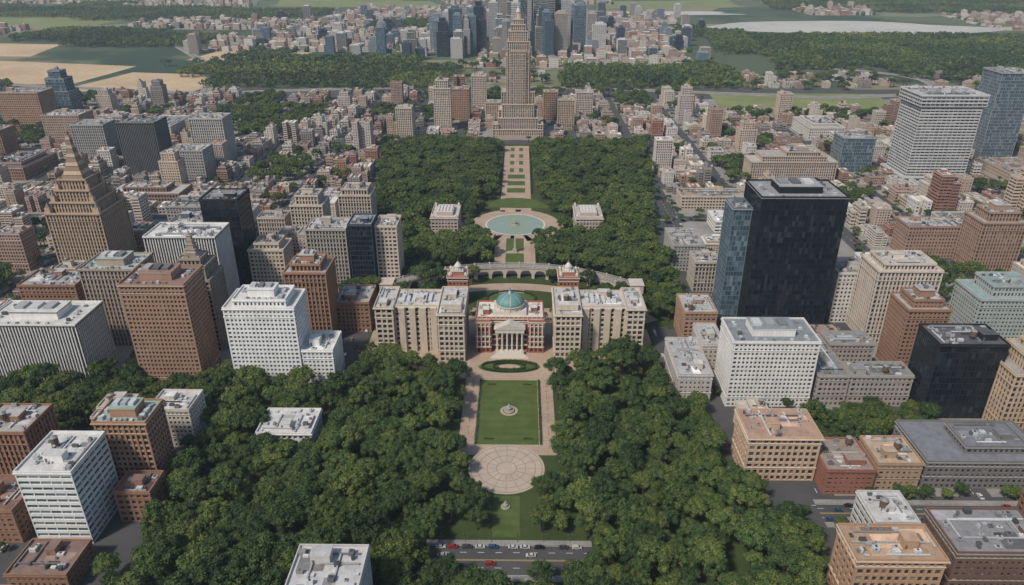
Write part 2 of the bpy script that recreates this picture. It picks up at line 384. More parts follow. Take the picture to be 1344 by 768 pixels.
# ---- bottom left
hero('white_apartment_block',-201,250,25,29,40,'ribbon',(.7,.7,.68),(.62,.62,.6),'blue',(.5,.5,.49))
hero('brown_brick_tower',-184,284,25,19,42,'vert',(.35,.205,.135),(.47,.31,.21),'mid',(.24,.34,.31),cor=.9,top='box')
hero('small_brown_block',-174,264,17,15,17,'grid',BR,rc=(.2,.12,.1))
hero('brown_brick_block',-246,286,26,24,34,'vert',(.30,.16,.105))
hero('brown_brick_block',-232,250,22,24,18,'punch',BR,rc=(.2,.12,.1))
hero('brown_brick_block',-196,222,26,20,9,'punch',BR,rc=(.2,.14,.12))
hero('white_townhouse_block',-118,314,29,22,14,'big',(.66,.65,.63),(.6,.6,.58),'mid',(.46,.46,.46),cor=.8)
hero('grey_office_block',-66,190,27,25,34,'ribbon',(.5,.49,.47),(.55,.53,.5),'mid',(.42,.42,.42))
# ---- bottom right
hero('brick_apartment_block',157,214,35,19,30,'big',(.40,.26,.17),(.52,.41,.31),'mid',(.42,.29,.20),cor=.9)
hero('grey_townhouse_block',171,244,19,20,21,'ribbon',(.5,.5,.49),(.6,.6,.58),'mid',(.45,.45,.45))
hero('ornate_tan_block',139,297,36,24,26,'big',(.49,.36,.26),(.57,.46,.36),'mid',(.40,.26,.2),cor=1.1)
hero('red_brick_block',170,287,24,26,14,'punch',(.28,.13,.095),rc=(.3,.24,.2))
hero('tan_flat_block',195,290,22,22,16,'punch',(.38,.27,.19),rc=(.4,.3,.22))
hero('grey_commercial_complex',240,292,62,34,20,'grid',(.19,.18,.18),(.3,.3,.3),'mid',(.17,.18,.2),tiers=[(1,1,0,.8,0,0),(.5,.6,.8,1,.1,0)])
hero('dark_brick_block',207,226,40,26,22,'punch',(.16,.10,.08),(.3,.27,.24),rc=(.26,.26,.27))
hero('dark_brick_block',248,236,30,24,26,'grid',(.22,.12,.085),rc=(.22,.22,.23))
hero('brown_brick_block',300,300,36,30,24,'grid',BR)
# ---- right side
hero('black_glass_skyscraper',193,459,57,38,97,'glass',(.015,.017,.02),(.25,.26,.27),'dark',(.30,.31,.32),cor=.2,top='box')
hero('blue_glass_annex_tower',158,474,13,22,84,'glass',(.14,.18,.22),GY,'blue',(.3,.3,.3))
hero('crowned_white_skyscraper',474,805,66,48,98,'ribbon',(.52,.52,.52),(.6,.6,.6),'mid',(.5,.5,.5),tiers=[(1.15,1.15,0,.08,0,0),(1,1,.08,.88,0,0),(1.08,1.08,.88,1,0,0)])
hero('grey_glass_skyscraper',598,900,40,40,106,'glass',(.3,.32,.34),GY,'blue')
hero('blue_glass_block',403,850,38,30,40,'glass',(.25,.28,.3),GY,'blue')
hero('stepped_beige_slab',312,800,96,28,36,'vert',(.49,.40,.33),tiers=[(1,1,0,.7,0,0),(.75,.9,.7,.87,0,0),(.4,.8,.87,1,.1,0)])
hero('classical_library_building',208,715,74,26,13,'big',(.5,.42,.34),(.55,.48,.4),'mid',(.42,.33,.26))
hero('limestone_office_tower',263,440,42,28,57,'vert',(.60,.52,.45),(.42,.38,.34),'mid',(.46,.44,.41),tiers=[(1,1,0,.93,0,0),(.8,.8,.93,1,0,0)])
hero('white_apartment_tower',242,470,24,26,38,'grid',(.6,.58,.55))
hero('white_grid_office_building',153,363,49,29,43,'fine',(.68,.67,.65),(.6,.6,.59),'mid',(.22,.25,.27),top='box')
hero('grey_long_block',110,366,20,44,19,'punch',(.46,.42,.39),(.5,.5,.48),'mid',(.5,.5,.5))
hero('grey_long_block',128,398,14,28,21,'punch',(.46,.42,.39),(.5,.5,.48),'mid',(.42,.42,.42))
hero('brown_apartment_block',128,436,22,28,24,'grid',BR2)
hero('courtyard_block',190,364,18,50,20,'grid',(.35,.32,.29),rc=(.24,.25,.26))
hero('courtyard_block',218,364,36,16,20,'grid',(.35,.32,.29),rc=(.24,.25,.26))
hero('courtyard_block',214,398,28,16,22,'grid',(.35,.32,.29),rc=(.24,.25,.26))
hero('black_office_block',257,352,38,24,48,'glass',BK,BK,'dark',(.08,.08,.09))
hero('brown_brick_tower',256,398,26,24,51,'fine',(.31,.19,.135),tiers=[(1,1,0,.9,0,0),(.7,.7,.9,1,0,0)],top='box')
hero('green_grey_tower',322,420,44,30,50,'fine',(.38,.42,.41),tiers=[(1,1,0,.85,0,0),(.6,.7,.85,1,0,0)],rc=(.25,.33,.33))
hero('stepped_limestone_tower',293,338,38,28,50,'vert',(.52,.40,.29),tiers=[(1,1,0,.75,0,0),(.75,.75,.75,.92,.05,0),(.5,.5,.92,1,.05,0)],top='peak')
hero('twin_brownstone_tower',399,560,36,28,50,'vert',(.36,.25,.19),tiers=[(1,1,0,.85,0,0),(.7,.7,.85,1,0,0)],top='box')
hero('brown_brick_row',368,590,58,24,28,'grid',(.36,.24,.19))
hero('black_office_block',420,470,36,30,60,'glass',BK,BK,'dark')
hero('apartment_slab',146,560,26,40,22,'grid',GY)
hero('apartment_slab',152,520,20,22,24,'vert',(.44,.39,.34))
hero('white_flat_roof_complex',250,600,50,40,10,'ribbon',WH,rc=(.62,.62,.61))
hero('white_flat_roof_complex',310,540,44,30,12,'ribbon',WH,rc=(.6,.6,.6))
hero('white_flat_roof_complex',210,650,40,30,10,'ribbon',WH,rc=(.62,.62,.61))
# ---- pyramid crowned tower
def pyramid_tower():
    rg=random.Random(3); mb=MB()
    tier(mb,-22,22,-21,21,0,52,'vert',rg,.8,clut=False)
    tier(mb,-18,18,-17,17,52.6,60,'vert',rg,.7,clut=False)
    tier(mb,-14,14,-13.5,13.5,60.6,69,'vert',rg,.7,clut=False)
    tier(mb,-11,11,-10.6,10.6,69.6,77,'vert',rg,.7,clut=False)
    k=9.0; z=77.6
    for i in range(10):
        hgt=3.2; k2=k*.83
        for (a,b_) in (((-1,-1),(1,-1)),((1,-1),(1,1)),((1,1),(-1,1)),((-1,1),(-1,-1))):
            mb.q((a[0]*k,a[1]*k,z),(b_[0]*k,b_[1]*k,z),(b_[0]*k2,b_[1]*k2,z+hgt),(a[0]*k2,a[1]*k2,z+hgt),0 if i%2 else 1,.5)
        mb.box(-k2-.35,k2+.35,-k2-.35,k2+.35,z+hgt-.15,z+hgt+.15,1,.9,bot=True)
        z+=hgt+.15; k=k2
    mb.cyl(0,0,z,z+3,1.1,.8,8,1); mb.cyl(0,0,z+3,z+13,.5,.05,8,4)
    for (a,zz,s_) in((19.5,52.6,2),(15.5,60.6,1.6),(12.0,69.6,1.3)):
        for sx in(-1,1):
            for sy in(-1,1):
                X=sx*a;Y=sy*(a-1); mb.box(X-s_,X+s_,Y-s_,Y+s_,zz,zz+5,0,.6); mb.cyl(X,Y,zz+5,zz+9,s_*1.1,.05,8,1)
    HR.append((-372,-328,545,591))
    put(mb.build('pyramid_crowned_skyscraper',mats((.47,.35,.25),(.24,.18,.14),'mid',(.35,.29,.23))),'pyramid_crowned_skyscraper',-350,568,.1)
pyramid_tower()
# ---- art deco spire tower
def deco():
    rg=random.Random(5); mb=MB(); X=3;Y=1036
    T=[(70,50,0,11),(56,42,11.6,26),(44,36,26.6,44),(30,27,44.6,126),(26,23,126.6,139),(20,19,139.6,147),(14,13,147.6,153)]
    for w,d,a,b in T: tier(mb,-w/2,w/2,-d/2,d/2,a,b,'vert',rg,.5,clut=False)
    for w,d,z0,z1 in((20,31,44.6,114),(34,17,44.6,108)): tier(mb,-w/2,w/2,-d/2,d/2,z0,z1,'vert',rg,.3,clut=False)
    for sx in(-1,1):
        tier(mb,sx*19.5-3.5,sx*19.5+3.5,-12,12,44.6,60,'vert',rg,.4,clut=False)
        tier(mb,sx*31-4,sx*31+4,-24,-8,11.6,18,'vert',rg,.4,clut=False)
        tier(mb,sx*24.8-2.4,sx*24.8+2.4,-14,14,26.6,36,'vert',rg,.4,clut=False)
    mb.cyl(0,0,153.5,162,4.6,3.9,16,0); mb.cyl(0,0,162,163,4.5,4.5,16,1); mb.cyl(0,0,163,168,3.3,1.4,16,4,.8)
    for i in range(4):
        a=i*math.pi/2+math.pi/4; mb.box(math.cos(a)*4.4-.6,math.cos(a)*4.4+.6,math.sin(a)*4.4-.6,math.sin(a)*4.4+.6,153.5,161,1)
    mb.cyl(0,0,168,178,1.0,.7,8,4,.6); mb.cyl(0,0,178,196,.5,.1,8,4,.4)
    for i in range(6): mb.box(-28-i*1.2,28+i*1.2,-25-(i+1)*1.6,-25-i*1.6,0,3.0-i*.5,1)
    HR.append((X-42,X+42,Y-40,Y+28))
    put(mb.build('art_deco_spire_skyscraper',mats((.56,.46,.38),(.31,.255,.22),'mid',(.40,.36,.33))),'art_deco_spire_skyscraper',X,Y,.1)
deco()
# ---- palace
def palace():
    rg=random.Random(9); mb=MB(); h=24
    tier(mb,-22,22,-11,13,0,h,'big',rg,1.0,clut=False)
    for sx in(-1,1):
        tier(mb,sx*17.5-5,sx*17.5+5,-14,-11.02,0,h-1,'big',rg,.7,clut=False)
        for j in range(4):
            xx=sx*17.5-4+j*2.67; mb.box(xx-.35,xx+.35,-14.5,-14.02,4,h-2,6,.5)
        clutter(mb,min(sx*12,sx*21),max(sx*12,sx*21),-8,11,h+.55,rg,.6)
        for zz in(4,12,h-2.2): mb.box(sx*17.5-5.25,sx*17.5+5.25,-14.26,-11.1,zz,zz+.8,6,.5,bot=True)
    for zz in(4,12,h-2.2): mb.box(-22.27,22.27,-11.27,13.27,zz,zz+.7,6,.5,bot=True)
    mb.box(-9.5,9.5,-17.0,-14.3,0,3,6)
    for i in range(8): mb.box(-8-i*.7,8+i*.7,-17.6-i*.6,-17.02-i*.6,0,3-i*.37,6)
    for i in range(6):
        x=-8.2+i*16.4/5; mb.box(x-.85,x+.85,-16.7,-15.0,3,3.6,6); mb.cyl(x,-15.85,3.6,15.8,.66,.54,12,6,cap=False); mb.box(x-.85,x+.85,-16.7,-15.0,15.8,16.5,6)
    mb.box(-9.6,9.6,-17.0,-11.3,16.52,19,6,bot=True)
    mb.box(-10.1,10.1,-17.4,-11.28,19,19.7,6,bot=True)
    a=(-10.3,-17.5,19.7);b=(10.3,-17.5,19.7);c=(0,-17.5,24.2);a2=(-10.3,-8,19.7);b2=(10.3,-8,19.7);c2=(0,-8,24.2)
    mb.poly([a,b,c],6); mb.q(a,c,c2,a2,3,.4); mb.q(b,b2,c2,c,3,.4); mb.poly([b2,a2,c2],6)
    mb.poly([(-7.4,-17.56,20.3),(7.4,-17.56,20.3),(0,-17.56,23.4)],1,.2)
    for i in range(5):
        x=-6.6+i*3.3; mb.q((x-.8,-11.34,4.5),(x+.8,-11.34,4.5),(x+.8,-11.34,9),(x-.8,-11.34,9),2,.2); mb.q((x-.7,-11.34,11),(x+.7,-11.34,11),(x+.7,-11.34,14.5),(x-.7,-11.34,14.5),2,.3)
    mb.box(-11,11,-7,11,h+.55,h+3.0,6,.5,mt=3)
    n=32
    mb.cyl(0,2,h+3.0,h+5.6,9.0,9.0,n,6)
    for i in range(16):
        a=2*math.pi*i/16; mb.cyl(9.3*math.cos(a),2+9.3*math.sin(a),h+3.0,h+5.5,.35,.35,6,6)
    mb.cyl(0,2,h+5.6,h+6.1,9.7,9.7,n,6)
    rs=[9.2*math.cos(t*math.pi/2/7) for t in range(8)]; zs=[h+6.1+6.4*math.sin(t*math.pi/2/7) for t in range(8)]
    for j in range(7):
        for i in range(n):
            rib=(i%4==0); k=1.0+(.03 if rib else 0); a0=2*math.pi*i/n;a1=2*math.pi*(i+(.55 if rib else 1))/n
            if rib:
                b0=2*math.pi*(i+.55)/n;b1=2*math.pi*(i+1)/n; r0,r1=rs[j],max(rs[j+1],.6)
                mb.q((r0*math.cos(b0),2+r0*math.sin(b0),zs[j]),(r0*math.cos(b1),2+r0*math.sin(b1),zs[j]),(r1*math.cos(b1),2+r1*math.sin(b1),zs[j+1]),(r1*math.cos(b0),2+r1*math.sin(b0),zs[j+1]),7)
            r0,r1=rs[j]*k,max(rs[j+1],.6)*k
            mb.q((r0*math.cos(a0),2+r0*math.sin(a0),zs[j]),(r0*math.cos(a1),2+r0*math.sin(a1),zs[j]),(r1*math.cos(a1),2+r1*math.sin(a1),zs[j+1]),(r1*math.cos(a0),2+r1*math.sin(a0),zs[j+1]),8 if rib else 7)
    mb.cyl(0,2,zs[-1]-.2,zs[-1]+2,1.1,.9,10,6); mb.cyl(0,2,zs[-1]+2,zs[-1]+4.5,.9,.05,10,7)
    for i in range(15):
        x=-21+i*3; mb.box(x-.3,x+.3,-11.9,-11.4,h+1.0,h+2.6,6)
    HR.append((-24,24,412,450))
    put(mb.build('domed_palace',mats((.36,.115,.075),(.56,.50,.43),'mid',(.55,.52,.47))+[M_WHITE,M_COPPER,M_RIB]),'domed_palace',0,438,.12)
palace()
def wing(sx):
    rg=random.Random(11 if sx<0 else 12); mb=MB(); h=33
    def R2(lo,hi,y0,y1,z1,**k):
        x0,x1=(lo,hi) if sx>0 else (-hi,-lo)
        tier(mb,x0,x1,y0,y1,0,z1,'big',rg,.9,**k)
    R2(29,46,412,452,h+1.2); R2(46.02,76,426,450,h); R2(76.02,88,422,453,h+.6)
    for k in range(4):
        xx=sx*(50+k*7); mb.box(xx-2,xx+2,424.6,426.2,0,h-1,0,.6); mb.box(xx-2.2,xx+2.2,424.4,426.3,h-1,h+.3,1,.7)
    x0=min(sx*50,sx*72)
    for i in range(6): mb.box(x0+i*3.6,x0+i*3.6+2.2,432,444,h+.7,h+2.1,4,.9)
    mb.box(min(sx*30,sx*45)+1,max(sx*30,sx*45)-1,418,424,h+2.2,h+6,0,.6,mt=3)
    HR.append((min(sx*28,sx*89),max(sx*28,sx*89),411,454))
    put(mb.build('palace_wing_block',mats((.53,.45,.36),(.58,.52,.44),'mid',(.50,.49,.48))),'palace_wing_block',0,0,.12)
wing(-1);wing(1)
def pav(name,x,y,w,d,h,cup=True,wc=(.36,.16,.11)):
    rg=random.Random(int(x*3)); mb=MB()
    tier(mb,-w/2,w/2,-d/2,d/2,0,h,'grid',rg,.8,clut=False)
    mb.box(-w*.3,w*.3,-d*.3,d*.3,h+.55,h+4,0,.5,mt=1)
    for i in range(5): mb.box(-w*.28+i*w*.12,-w*.28+i*w*.12+w*.06,-d*.25,d*.25,h+4,h+4.8,4,.9)
    if cup:
        mb.cyl(0,0,h+4,h+7,w*.18,w*.18,12,1); mb.cyl(0,0,h+7,h+10,w*.2,w*.05,12,6); mb.cyl(0,0,h+10,h+13,.25,.05,6,4)
    for sx in(-1,1):
        for sy in(-1,1): mb.box(sx*(w/2-1.5)-1,sx*(w/2-1.5)+1,sy*(d/2-1.5)-1,sy*(d/2-1.5)+1,h+.55,h+3,1); mb.cyl(sx*(w/2-1.5),sy*(d/2-1.5),h+3,h+4.5,1.2,.1,8,6)
    HR.append((x-w/2-1,x+w/2+1,y-d/2-1,y+d/2+1))
    put(mb.build(name,mats(wc,(.58,.54,.48),'mid',(.5,.48,.45))+[M_WHITE]),name,x,y,.12)
pav('brick_gate_pavilion',-40,503,15,15,22); pav('brick_gate_pavilion',43,503,15,15,22)
pav('garden_pavilion',-63,650,25,36,19,False,(.47,.38,.33)); pav('garden_pavilion',70,650,25,36,19,False,(.47,.38,.33))
# ---- curved arched viaduct
def viaduct():
    mb=MB(); C=(0,410); Ri,Ro=134,142; H=9; nb=17; A=math.radians(42)
    def P(r,a,z): return (C[0]+r*math.sin(a),C[1]+r*math.cos(a),z)
    da=2*A/nb
    for i in range(nb):
        a0=-A+i*da
        mid=abs(i-nb//2)<=2
        o0,o1=.10,.90
        ts=[0,o0]+[o0+(o1-o0)*k/8 for k in range(9)]+[o1,1]
        def zb(k,t):
            if k<=1 or k>=len(ts)-2: return 0
            u=(t-(o0+o1)/2)/((o1-o0)/2); base=3.2 if mid else 2.8
            return base+ (H-1.6-base)*math.sqrt(max(0,1-u*u))
        for k in range(len(ts)-1):
            t0,t1=ts[k],ts[k+1]; z0,z1=zb(k,t0),zb(k+1,t1); b0,b1=a0+t0*da,a0+t1*da
            if t1-t0<1e-6:
                mb.q(P(Ri,b0,z0),P(Ri,b0,z1),P(Ro,b0,z1),P(Ro,b0,z0),0); continue
            mb.q(P(Ri,b0,z0),P(Ri,b1,z1),P(Ri,b1,H),P(Ri,b0,H),0); mb.q(P(Ro,b1,z1),P(Ro,b0,z0),P(Ro,b0,H),P(Ro,b1,H),0)
            mb.q(P(Ri,b0,z0),P(Ro,b0,z0),P(Ro,b1,z1),P(Ri,b1,z1),0,.3)
        b0,b1=a0,a0+da
        mb.q(P(Ri-.5,b0,H+.5),P(Ri-.5,b1,H+.5),P(Ro+.5,b1,H+.5),P(Ro+.5,b0,H+.5),1)
        mb.q(P(Ri-.5,b0,H),P(Ri-.5,b1,H),P(Ri-.5,b1,H+.5),P(Ri-.5,b0,H+.5),0,.8)
        mb.q(P(Ri-.5,b0,H),P(Ri,b0,H),P(Ri,b1,H),P(Ri-.5,b1,H),0,.5)
        mb.q(P(Ro+.5,b1,H),P(Ro+.5,b0,H),P(Ro+.5,b0,H+.5),P(Ro+.5,b1,H+.5),0,.8)
        for r in(Ri-.2,Ro-.1):
            za,zb_=H+1.35,H+1.6
            mb.q(P(r,b0,za),P(r,b1,za),P(r,b1,zb_),P(r,b0,zb_),0);mb.q(P(r+.3,b1,za),P(r+.3,b0,za),P(r+.3,b0,zb_),P(r+.3,b1,zb_),0);mb.q(P(r,b0,zb_),P(r,b1,zb_),P(r+.3,b1,zb_),P(r+.3,b0,zb_),0)
            for j in range(10):
                a=b0+(j+.5)*da/10; x,y,_=P(r+.15,a,0); mb.cyl(x,y,H+.5,H+1.36,.14,.1,5,0,cap=False)
            x,y,_=P(r+.15,b0,0); mb.box(x-.5,x+.5,y-.5,y+.5,H+.5,H+2.1,0,.7)
    for s in(-1,1):
        x,y,_=P(138,s*A,0); x+=s*4; mb.box(x-5,x+5,y-6,y+6,0,H+2,0,.6); mb.box(x-5.5,x+5.5,y-6.5,y+6.5,H+2,H+2.6,0,.8)
    put(mb.build('arched_viaduct',[wall((.50,.44,.39)),M_SIDE]),'arched_viaduct',0,0,.12)
viaduct()

# ------------------------------------------------------------ ground & park surfaces
def sheet(name,polys,z,mat_):
    mb=MB()
    for i,p in enumerate(polys): mb.poly([(x,y,z+.004*(i%3)) for x,y in p])
    return put(mb.build(name,[mat_]),name)
def rect(a,b,c,d): return [(a,c),(b,c),(b,d),(a,d)]
def circ(cx,cy,rx,ry=None,n=48,a0=0,a1=2*math.pi):
    ry=ry or rx; return [(cx+rx*math.cos(a0+(a1-a0)*i/n),cy+ry*math.sin(a0+(a1-a0)*i/n)) for i in range(n)]
def ring(cx,cy,r0,r1,a0=0,a1=360,n=48):
    o=[]
    for i in range(n):
        b0=math.radians(a0+(a1-a0)*i/n);b1=math.radians(a0+(a1-a0)*(i+1)/n)
        o.append([(cx+r0*math.cos(b0),cy+r0*math.sin(b0)),(cx+r1*math.cos(b0),cy+r1*math.sin(b0)),(cx+r1*math.cos(b1),cy+r1*math.sin(b1)),(cx+r0*math.cos(b1),cy+r0*math.sin(b1))])
    return o
sheet('ground',[rect(-14000,14000,-3000,22000)],0,M_GROUND)
sheet('city_street_asphalt',[[(-420,60),(420,60),(1350,1385),(-1350,1385)]],.04,M_ASPH)
def pr(Y):
    if Y<392: return 100+(390-Y)*.3+5*math.sin(Y*.13)
    if Y<460: return 100
    if Y<600: return 130
    return 130+(Y-600)*.13
def pl(Y):
    if Y<335: return -168+5*math.sin(Y*.11)
    if Y<388: return -312
    if Y<460: return -100
    if Y<600: return -128
    return -(128+(Y-600)*.13)
polys=[]
y=170
while y<972:
    polys.append([(pl(y+4),y),(pr(y+4),y),(pr(y+4),y+8),(pl(y+4),y+8)]); y+=8
sheet('park_grass_ground',polys,.1,M_GRASS)
Z1=.16
sheet('forecourt_paving',[[(-97,425),(-60,403),(-31,392),(31,392),(60,403),(97,425),(97,458),(-97,458)],rect(-27,27,316,391.9),rect(-52,52,458.1,490)],Z1,M_PAVE)
sheet('circular_plaza_paving',[circ(0,305,20)],Z1+.05,M_PAVE2)
mb=MB()
for r in(5,10,15,18.5):
    for p in ring(0,305,r,r+.4,n=64): mb.poly([(a,b,Z1+.1) for a,b in p])
for i in range(16):
    a=2*math.pi*i/16; c,s=math.cos(a),math.sin(a)
    mb.poly([(c*5-s*.15,305+s*5+c*.15,Z1+.09),(c*5+s*.15,305+s*5-c*.15,Z1+.09),(c*18.5+s*.15,305+s*18.5-c*.15,Z1+.09),(c*18.5-s*.15,305+s*18.5+c*.15,Z1+.09)])
put(mb.build('plaza_inlay_pattern',[plain('brown_stone_inlay',(.29,.21,.16),.8)]),'plaza_inlay_pattern')
sheet('great_lawn',[rect(-16.5,17.5,325,390)],Z1+.05,M_LAWN)
sheet('lawn_path',ring(0.5,357,3.6,5.2,n=32),Z1+.09,M_PAVE)
sheet('lawn_axis_strip',[rect(-6,7,256,284)],.14,M_LAWN)
sheet('oval_garden_lawn',[circ(0,406,20,7.5)],Z1+.05,M_LAWN)
sheet('oval_garden_path',[circ(0,406,7,3)],Z1+.09,M_PAVE)
sheet('forecourt_lawn_panel',[[(-78,412.5),(-50,404),(-50,409),(-78,420)],[(50,404),(78,412.5),(78,420),(50,409)]],Z1+.05,M_LAWN)
sheet('garden_crescent_path',ring(0,410,112,124,30,150,60)+[rect(-10,10,490,522)]+ring(0,410,142.5,152,60,120,30),Z1,M_PAVE)
sheet('garden_oval_lawn',[circ(0,506,17,11)],Z1+.05,M_LAWN)
sheet('garden_side_lawn',[[(-88,478),(-56,470),(-54,508),(-72,506)],[(56,470),(88,478),(72,506),(54,508)]],Z1+.02,M_LAWN)
sheet('upper_promenade_paving',[rect(-16,20,560,640)]+ring(2,668,29,44,n=48)+[rect(-88,-40,662,676),rect(44,92,662,676),rect(-14,18,706,968)],Z1,M_PAVE)
sheet('upper_promenade_lawn',[rect(-6,10,572,596),rect(-6,10,602,632),[(2+34*math.cos(math.radians(a)),716+34*math.sin(math.radians(a))) for a in range(0,181,8)]]+[rect(-8,12,768+i*26,784+i*26) for i in range(3)]+[rect(-6,-1,846+i*32,862+i*32) for i in range(4)]+[rect(5,10,846+i*32,862+i*32) for i in range(4)],Z1+.05,M_LAWN)
sheet('pond_rim',ring(2,668,27.5,29.2,n=64),.5,M_WHITE)
sheet('pond_water',[circ(2,668,27.6,n=64)],.35,M_WATER)
sheet('park_side_avenue',[rect(-112,-99,388,462),rect(99,112,388,462)],.14,M_ASPH)
def hedge(segs,h=1.6,w=1.4):
    mb=MB(); rg=random.Random(4)
    for (x0,y0,x1,y1) in segs:
        L=math.hypot(x1-x0,y1-y0); n=max(1,int(L/.8)); 
        for i in range(n):
            t=(i+.5)/n; x=x0+(x1-x0)*t;y=y0+(y1-y0)*t
            for _ in range(9):
                px=x+rg.uniform(-w/2,w/2);py=y+rg.uniform(-w/2,w/2);pz=rg.uniform(.3,h)
                s=.5; ax=rg.uniform(-1,1)*s;ay=rg.uniform(-1,1)*s;az=rg.uniform(-.4,.4)*s
                mb.q((px-ax,py-ay,pz-az),(px+ay,py-ax,pz+az),(px+ax,py+ay,pz+az*.5+.15),(px-ay,py+ax,pz-az),0,rg.random())
            hz=h*.7+.05*(i%2)
            mb.box(x-w*.4,x+w*.4,y-w*.4,y+w*.4,0,hz,0,.2)
    put(mb.build('clipped_hedge',[M_HEDGE]),'clipped_hedge',0,0,.15)
def arcseg(cx,cy,rx,ry,a0,a1,n):
    p=[(cx+rx*math.cos(math.radians(a0+(a1-a0)*i/n)),cy+ry*math.sin(math.radians(a0+(a1-a0)*i/n))) for i in range(n+1)]
    return [(*p[i],*p[i+1]) for i in range(n)]
hedge(arcseg(0,406,18,6.4,10,170,12)+arcseg(0,406,18,6.4,190,350,12)+arcseg(0,406,11,4.4,20,160,8)+arcseg(0,406,11,4.4,200,340,8))
hedge([(-17.5,325,-17.5,390),(18.5,325,18.5,390)],1.0,1.0)
hedge([(-13.2,330,-8,330),(8.8,330,14,330),(-13.2,385,-8,385),(8.8,385,14,385)],.8,1.0)
hedge([(-15,764,-15,945),(19,764,19,945),(-17,562,-17,638),(21,562,21,638)],1.8,1.6)
hedge(arcseg(0,506,19,13,-20,200,18),1.2,1.2)

def statue_fountain(name,x,y,k=1.0,basin=3.0):
    mb=MB()
    mb.cyl(0,0,0,.7*k,basin,basin,24,0,cap=False); mb.cyl(0,0,.7*k,.7*k+.001,basin,basin-.4,24,0,cap=False); mb.cyl(0,0,0,.55*k,basin-.4,basin-.4,24,1)
    mb.cyl(0,0,0,1.8*k,.6*k,.35*k,12,0); mb.cyl(0,0,1.8*k,2.2*k,.35*k,1.5*k,16,0); mb.cyl(0,0,2.2*k,3.4*k,.3*k,.2*k,10,0); mb.cyl(0,0,3.4*k,3.7*k,.2*k,.8*k,12,0)
    mb.cyl(0,0,3.7*k,4.8*k,.3*k,.12*k,8,0); mb.cyl(0,0,4.8*k,5.2*k,.22*k,.05*k,8,0)
    put(mb.build(name,[M_STONE,M_WATER]),name,x,y,.2)
statue_fountain('tiered_fountain',.5,357); statue_fountain('tiered_fountain',0,276,.8,2.2); statue_fountain('tiered_fountain',2,668,1.4,4)
mb=MB(); mb.box(-2.5,2.5,-2.5,2.5,0,.8,0); mb.box(-1.7,1.7,-1.7,1.7,.8,3,0)
p0=1.0;p1=.6
mb.q((-p0,-p0,3),(p0,-p0,3),(p1,-p1,15),(-p1,-p1,15));mb.q((p0,-p0,3),(p0,p0,3),(p1,p1,15),(p1,-p1,15));mb.q((p0,p0,3),(-p0,p0,3),(-p1,p1,15),(p1,p1,15));mb.q((-p0,p0,3),(-p0,-p0,3),(-p1,-p1,15),(-p1,p1,15))
for a,b in(((-p1,-p1),(p1,-p1)),((p1,-p1),(p1,p1)),((p1,p1),(-p1,p1)),((-p1,p1),(-p1,-p1))): mb.poly([(*a,15),(*b,15),(0,0,16.4)])
put(mb.build('stone_obelisk',[M_STONE]),'stone_obelisk',2,599,.2)
def road(name,x0,x1,y0,y1,lanes=4):
    mb=MB(); z=.15
    mb.q((x0,y0,z),(x1,y0,z),(x1,y1,z),(x0,y1,z),0)
    for a,b in((y0-3,y0),(y1,y1+3)): mb.box(x0,x1,a,b,.02,.29,1)
    w=(y1-y0)/lanes
    for i in range(1,lanes):
        y=y0+i*w
        if i==lanes//2:
            for o in(-.25,.25): mb.q((x0,y+o-.09,z+.01),(x1,y+o-.09,z+.01),(x1,y+o+.09,z+.01),(x0,y+o+.09,z+.01),3)
        else:
            x=x0
            while x<x1-3: mb.q((x,y-.1,z+.01),(x+3,y-.1,z+.01),(x+3,y+.1,z+.01),(x,y+.1,z+.01),2); x+=8
    for y in(y0+.3,y1-.4): mb.q((x0,y,z+.01),(x1,y,z+.01),(x1,y+.14,z+.01),(x0,y+.14,z+.01),2)
    put(mb.build(name,[M_ASPH,M_SIDE,M_LINE,M_YEL]),name)
road('park_road',-36,40,233,251,4); road('city_street',152,360,267,280,4)
mb=MB()
for k in range(-8,9):
    y=180
    while y<760:
        x=k*78+0.0
        if not (pl(y)-8<x<pr(y)+8): mb.q((x-.12,y,.06),(x+.12,y,.06),(x+.12,y+3.5,.06),(x-.12,y+3.5,.06),0)
        y+=9
for j in range(1,8):
    x=-480
    while x<480:
        y=j*102-27
        if not (pl(y)-8<x<pr(y)+8) and not (150<x and 255<y<285): mb.q((x,y-.12,.065),(x+3.5,y-.12,.065),(x+3.5,y+.12,.065),(x,y+.12,.065),0)
        x+=9
put(mb.build('lane_marking',[M_LINE]),'lane_marking')
sheet('dry_field',[[(-1180,1430),(-850,1420),(-830,1640),(-1200,1720)],[(-840,1350),(-590,1345),(-560,1520),(-800,1560)],[(-760,1730),(-560,1710),(-500,1860),(-740,1880)],[(-1500,1800),(-1150,1780),(-1200,2000),(-1560,2050)]],.3,M_FIELD)
sheet('green_field',[[(330,1175),(620,1165),(640,1340),(345,1350)],[(-1900,2500),(-1400,2400),(-1300,2700),(-1900,2800)],[(700,1270),(900,1250),(930,1340),(720,1360)],[(-1000,3200),(-300,3150),(-400,3500),(-1100,3600)],[(300,3100),(900,3200),(950,3600),(400,3500)]],.3,M_GFIELD)
def blob(cx,cy,rx,ry,seed,n=60):
    rg=random.Random(seed); ph=[rg.uniform(0,6.28) for _ in range(4)]
    return [(cx+rx*math.cos(t)*(1+.16*math.sin(2*t+ph[0])+.12*math.sin(3*t+ph[1])+.07*math.sin(5*t+ph[2])),cy+ry*math.sin(t)*(1+.16*math.sin(2*t+ph[3])+.1*math.sin(4*t+ph[1]))) for t in [2*math.pi*i/n for i in range(n)]]
sheet('lake_water',[blob(1020,2440,400,190,3),blob(520,2920,330,80,5),blob(-700,4400,1500,200,6),blob(1500,3900,600,180,8)],.35,M_LAKE)
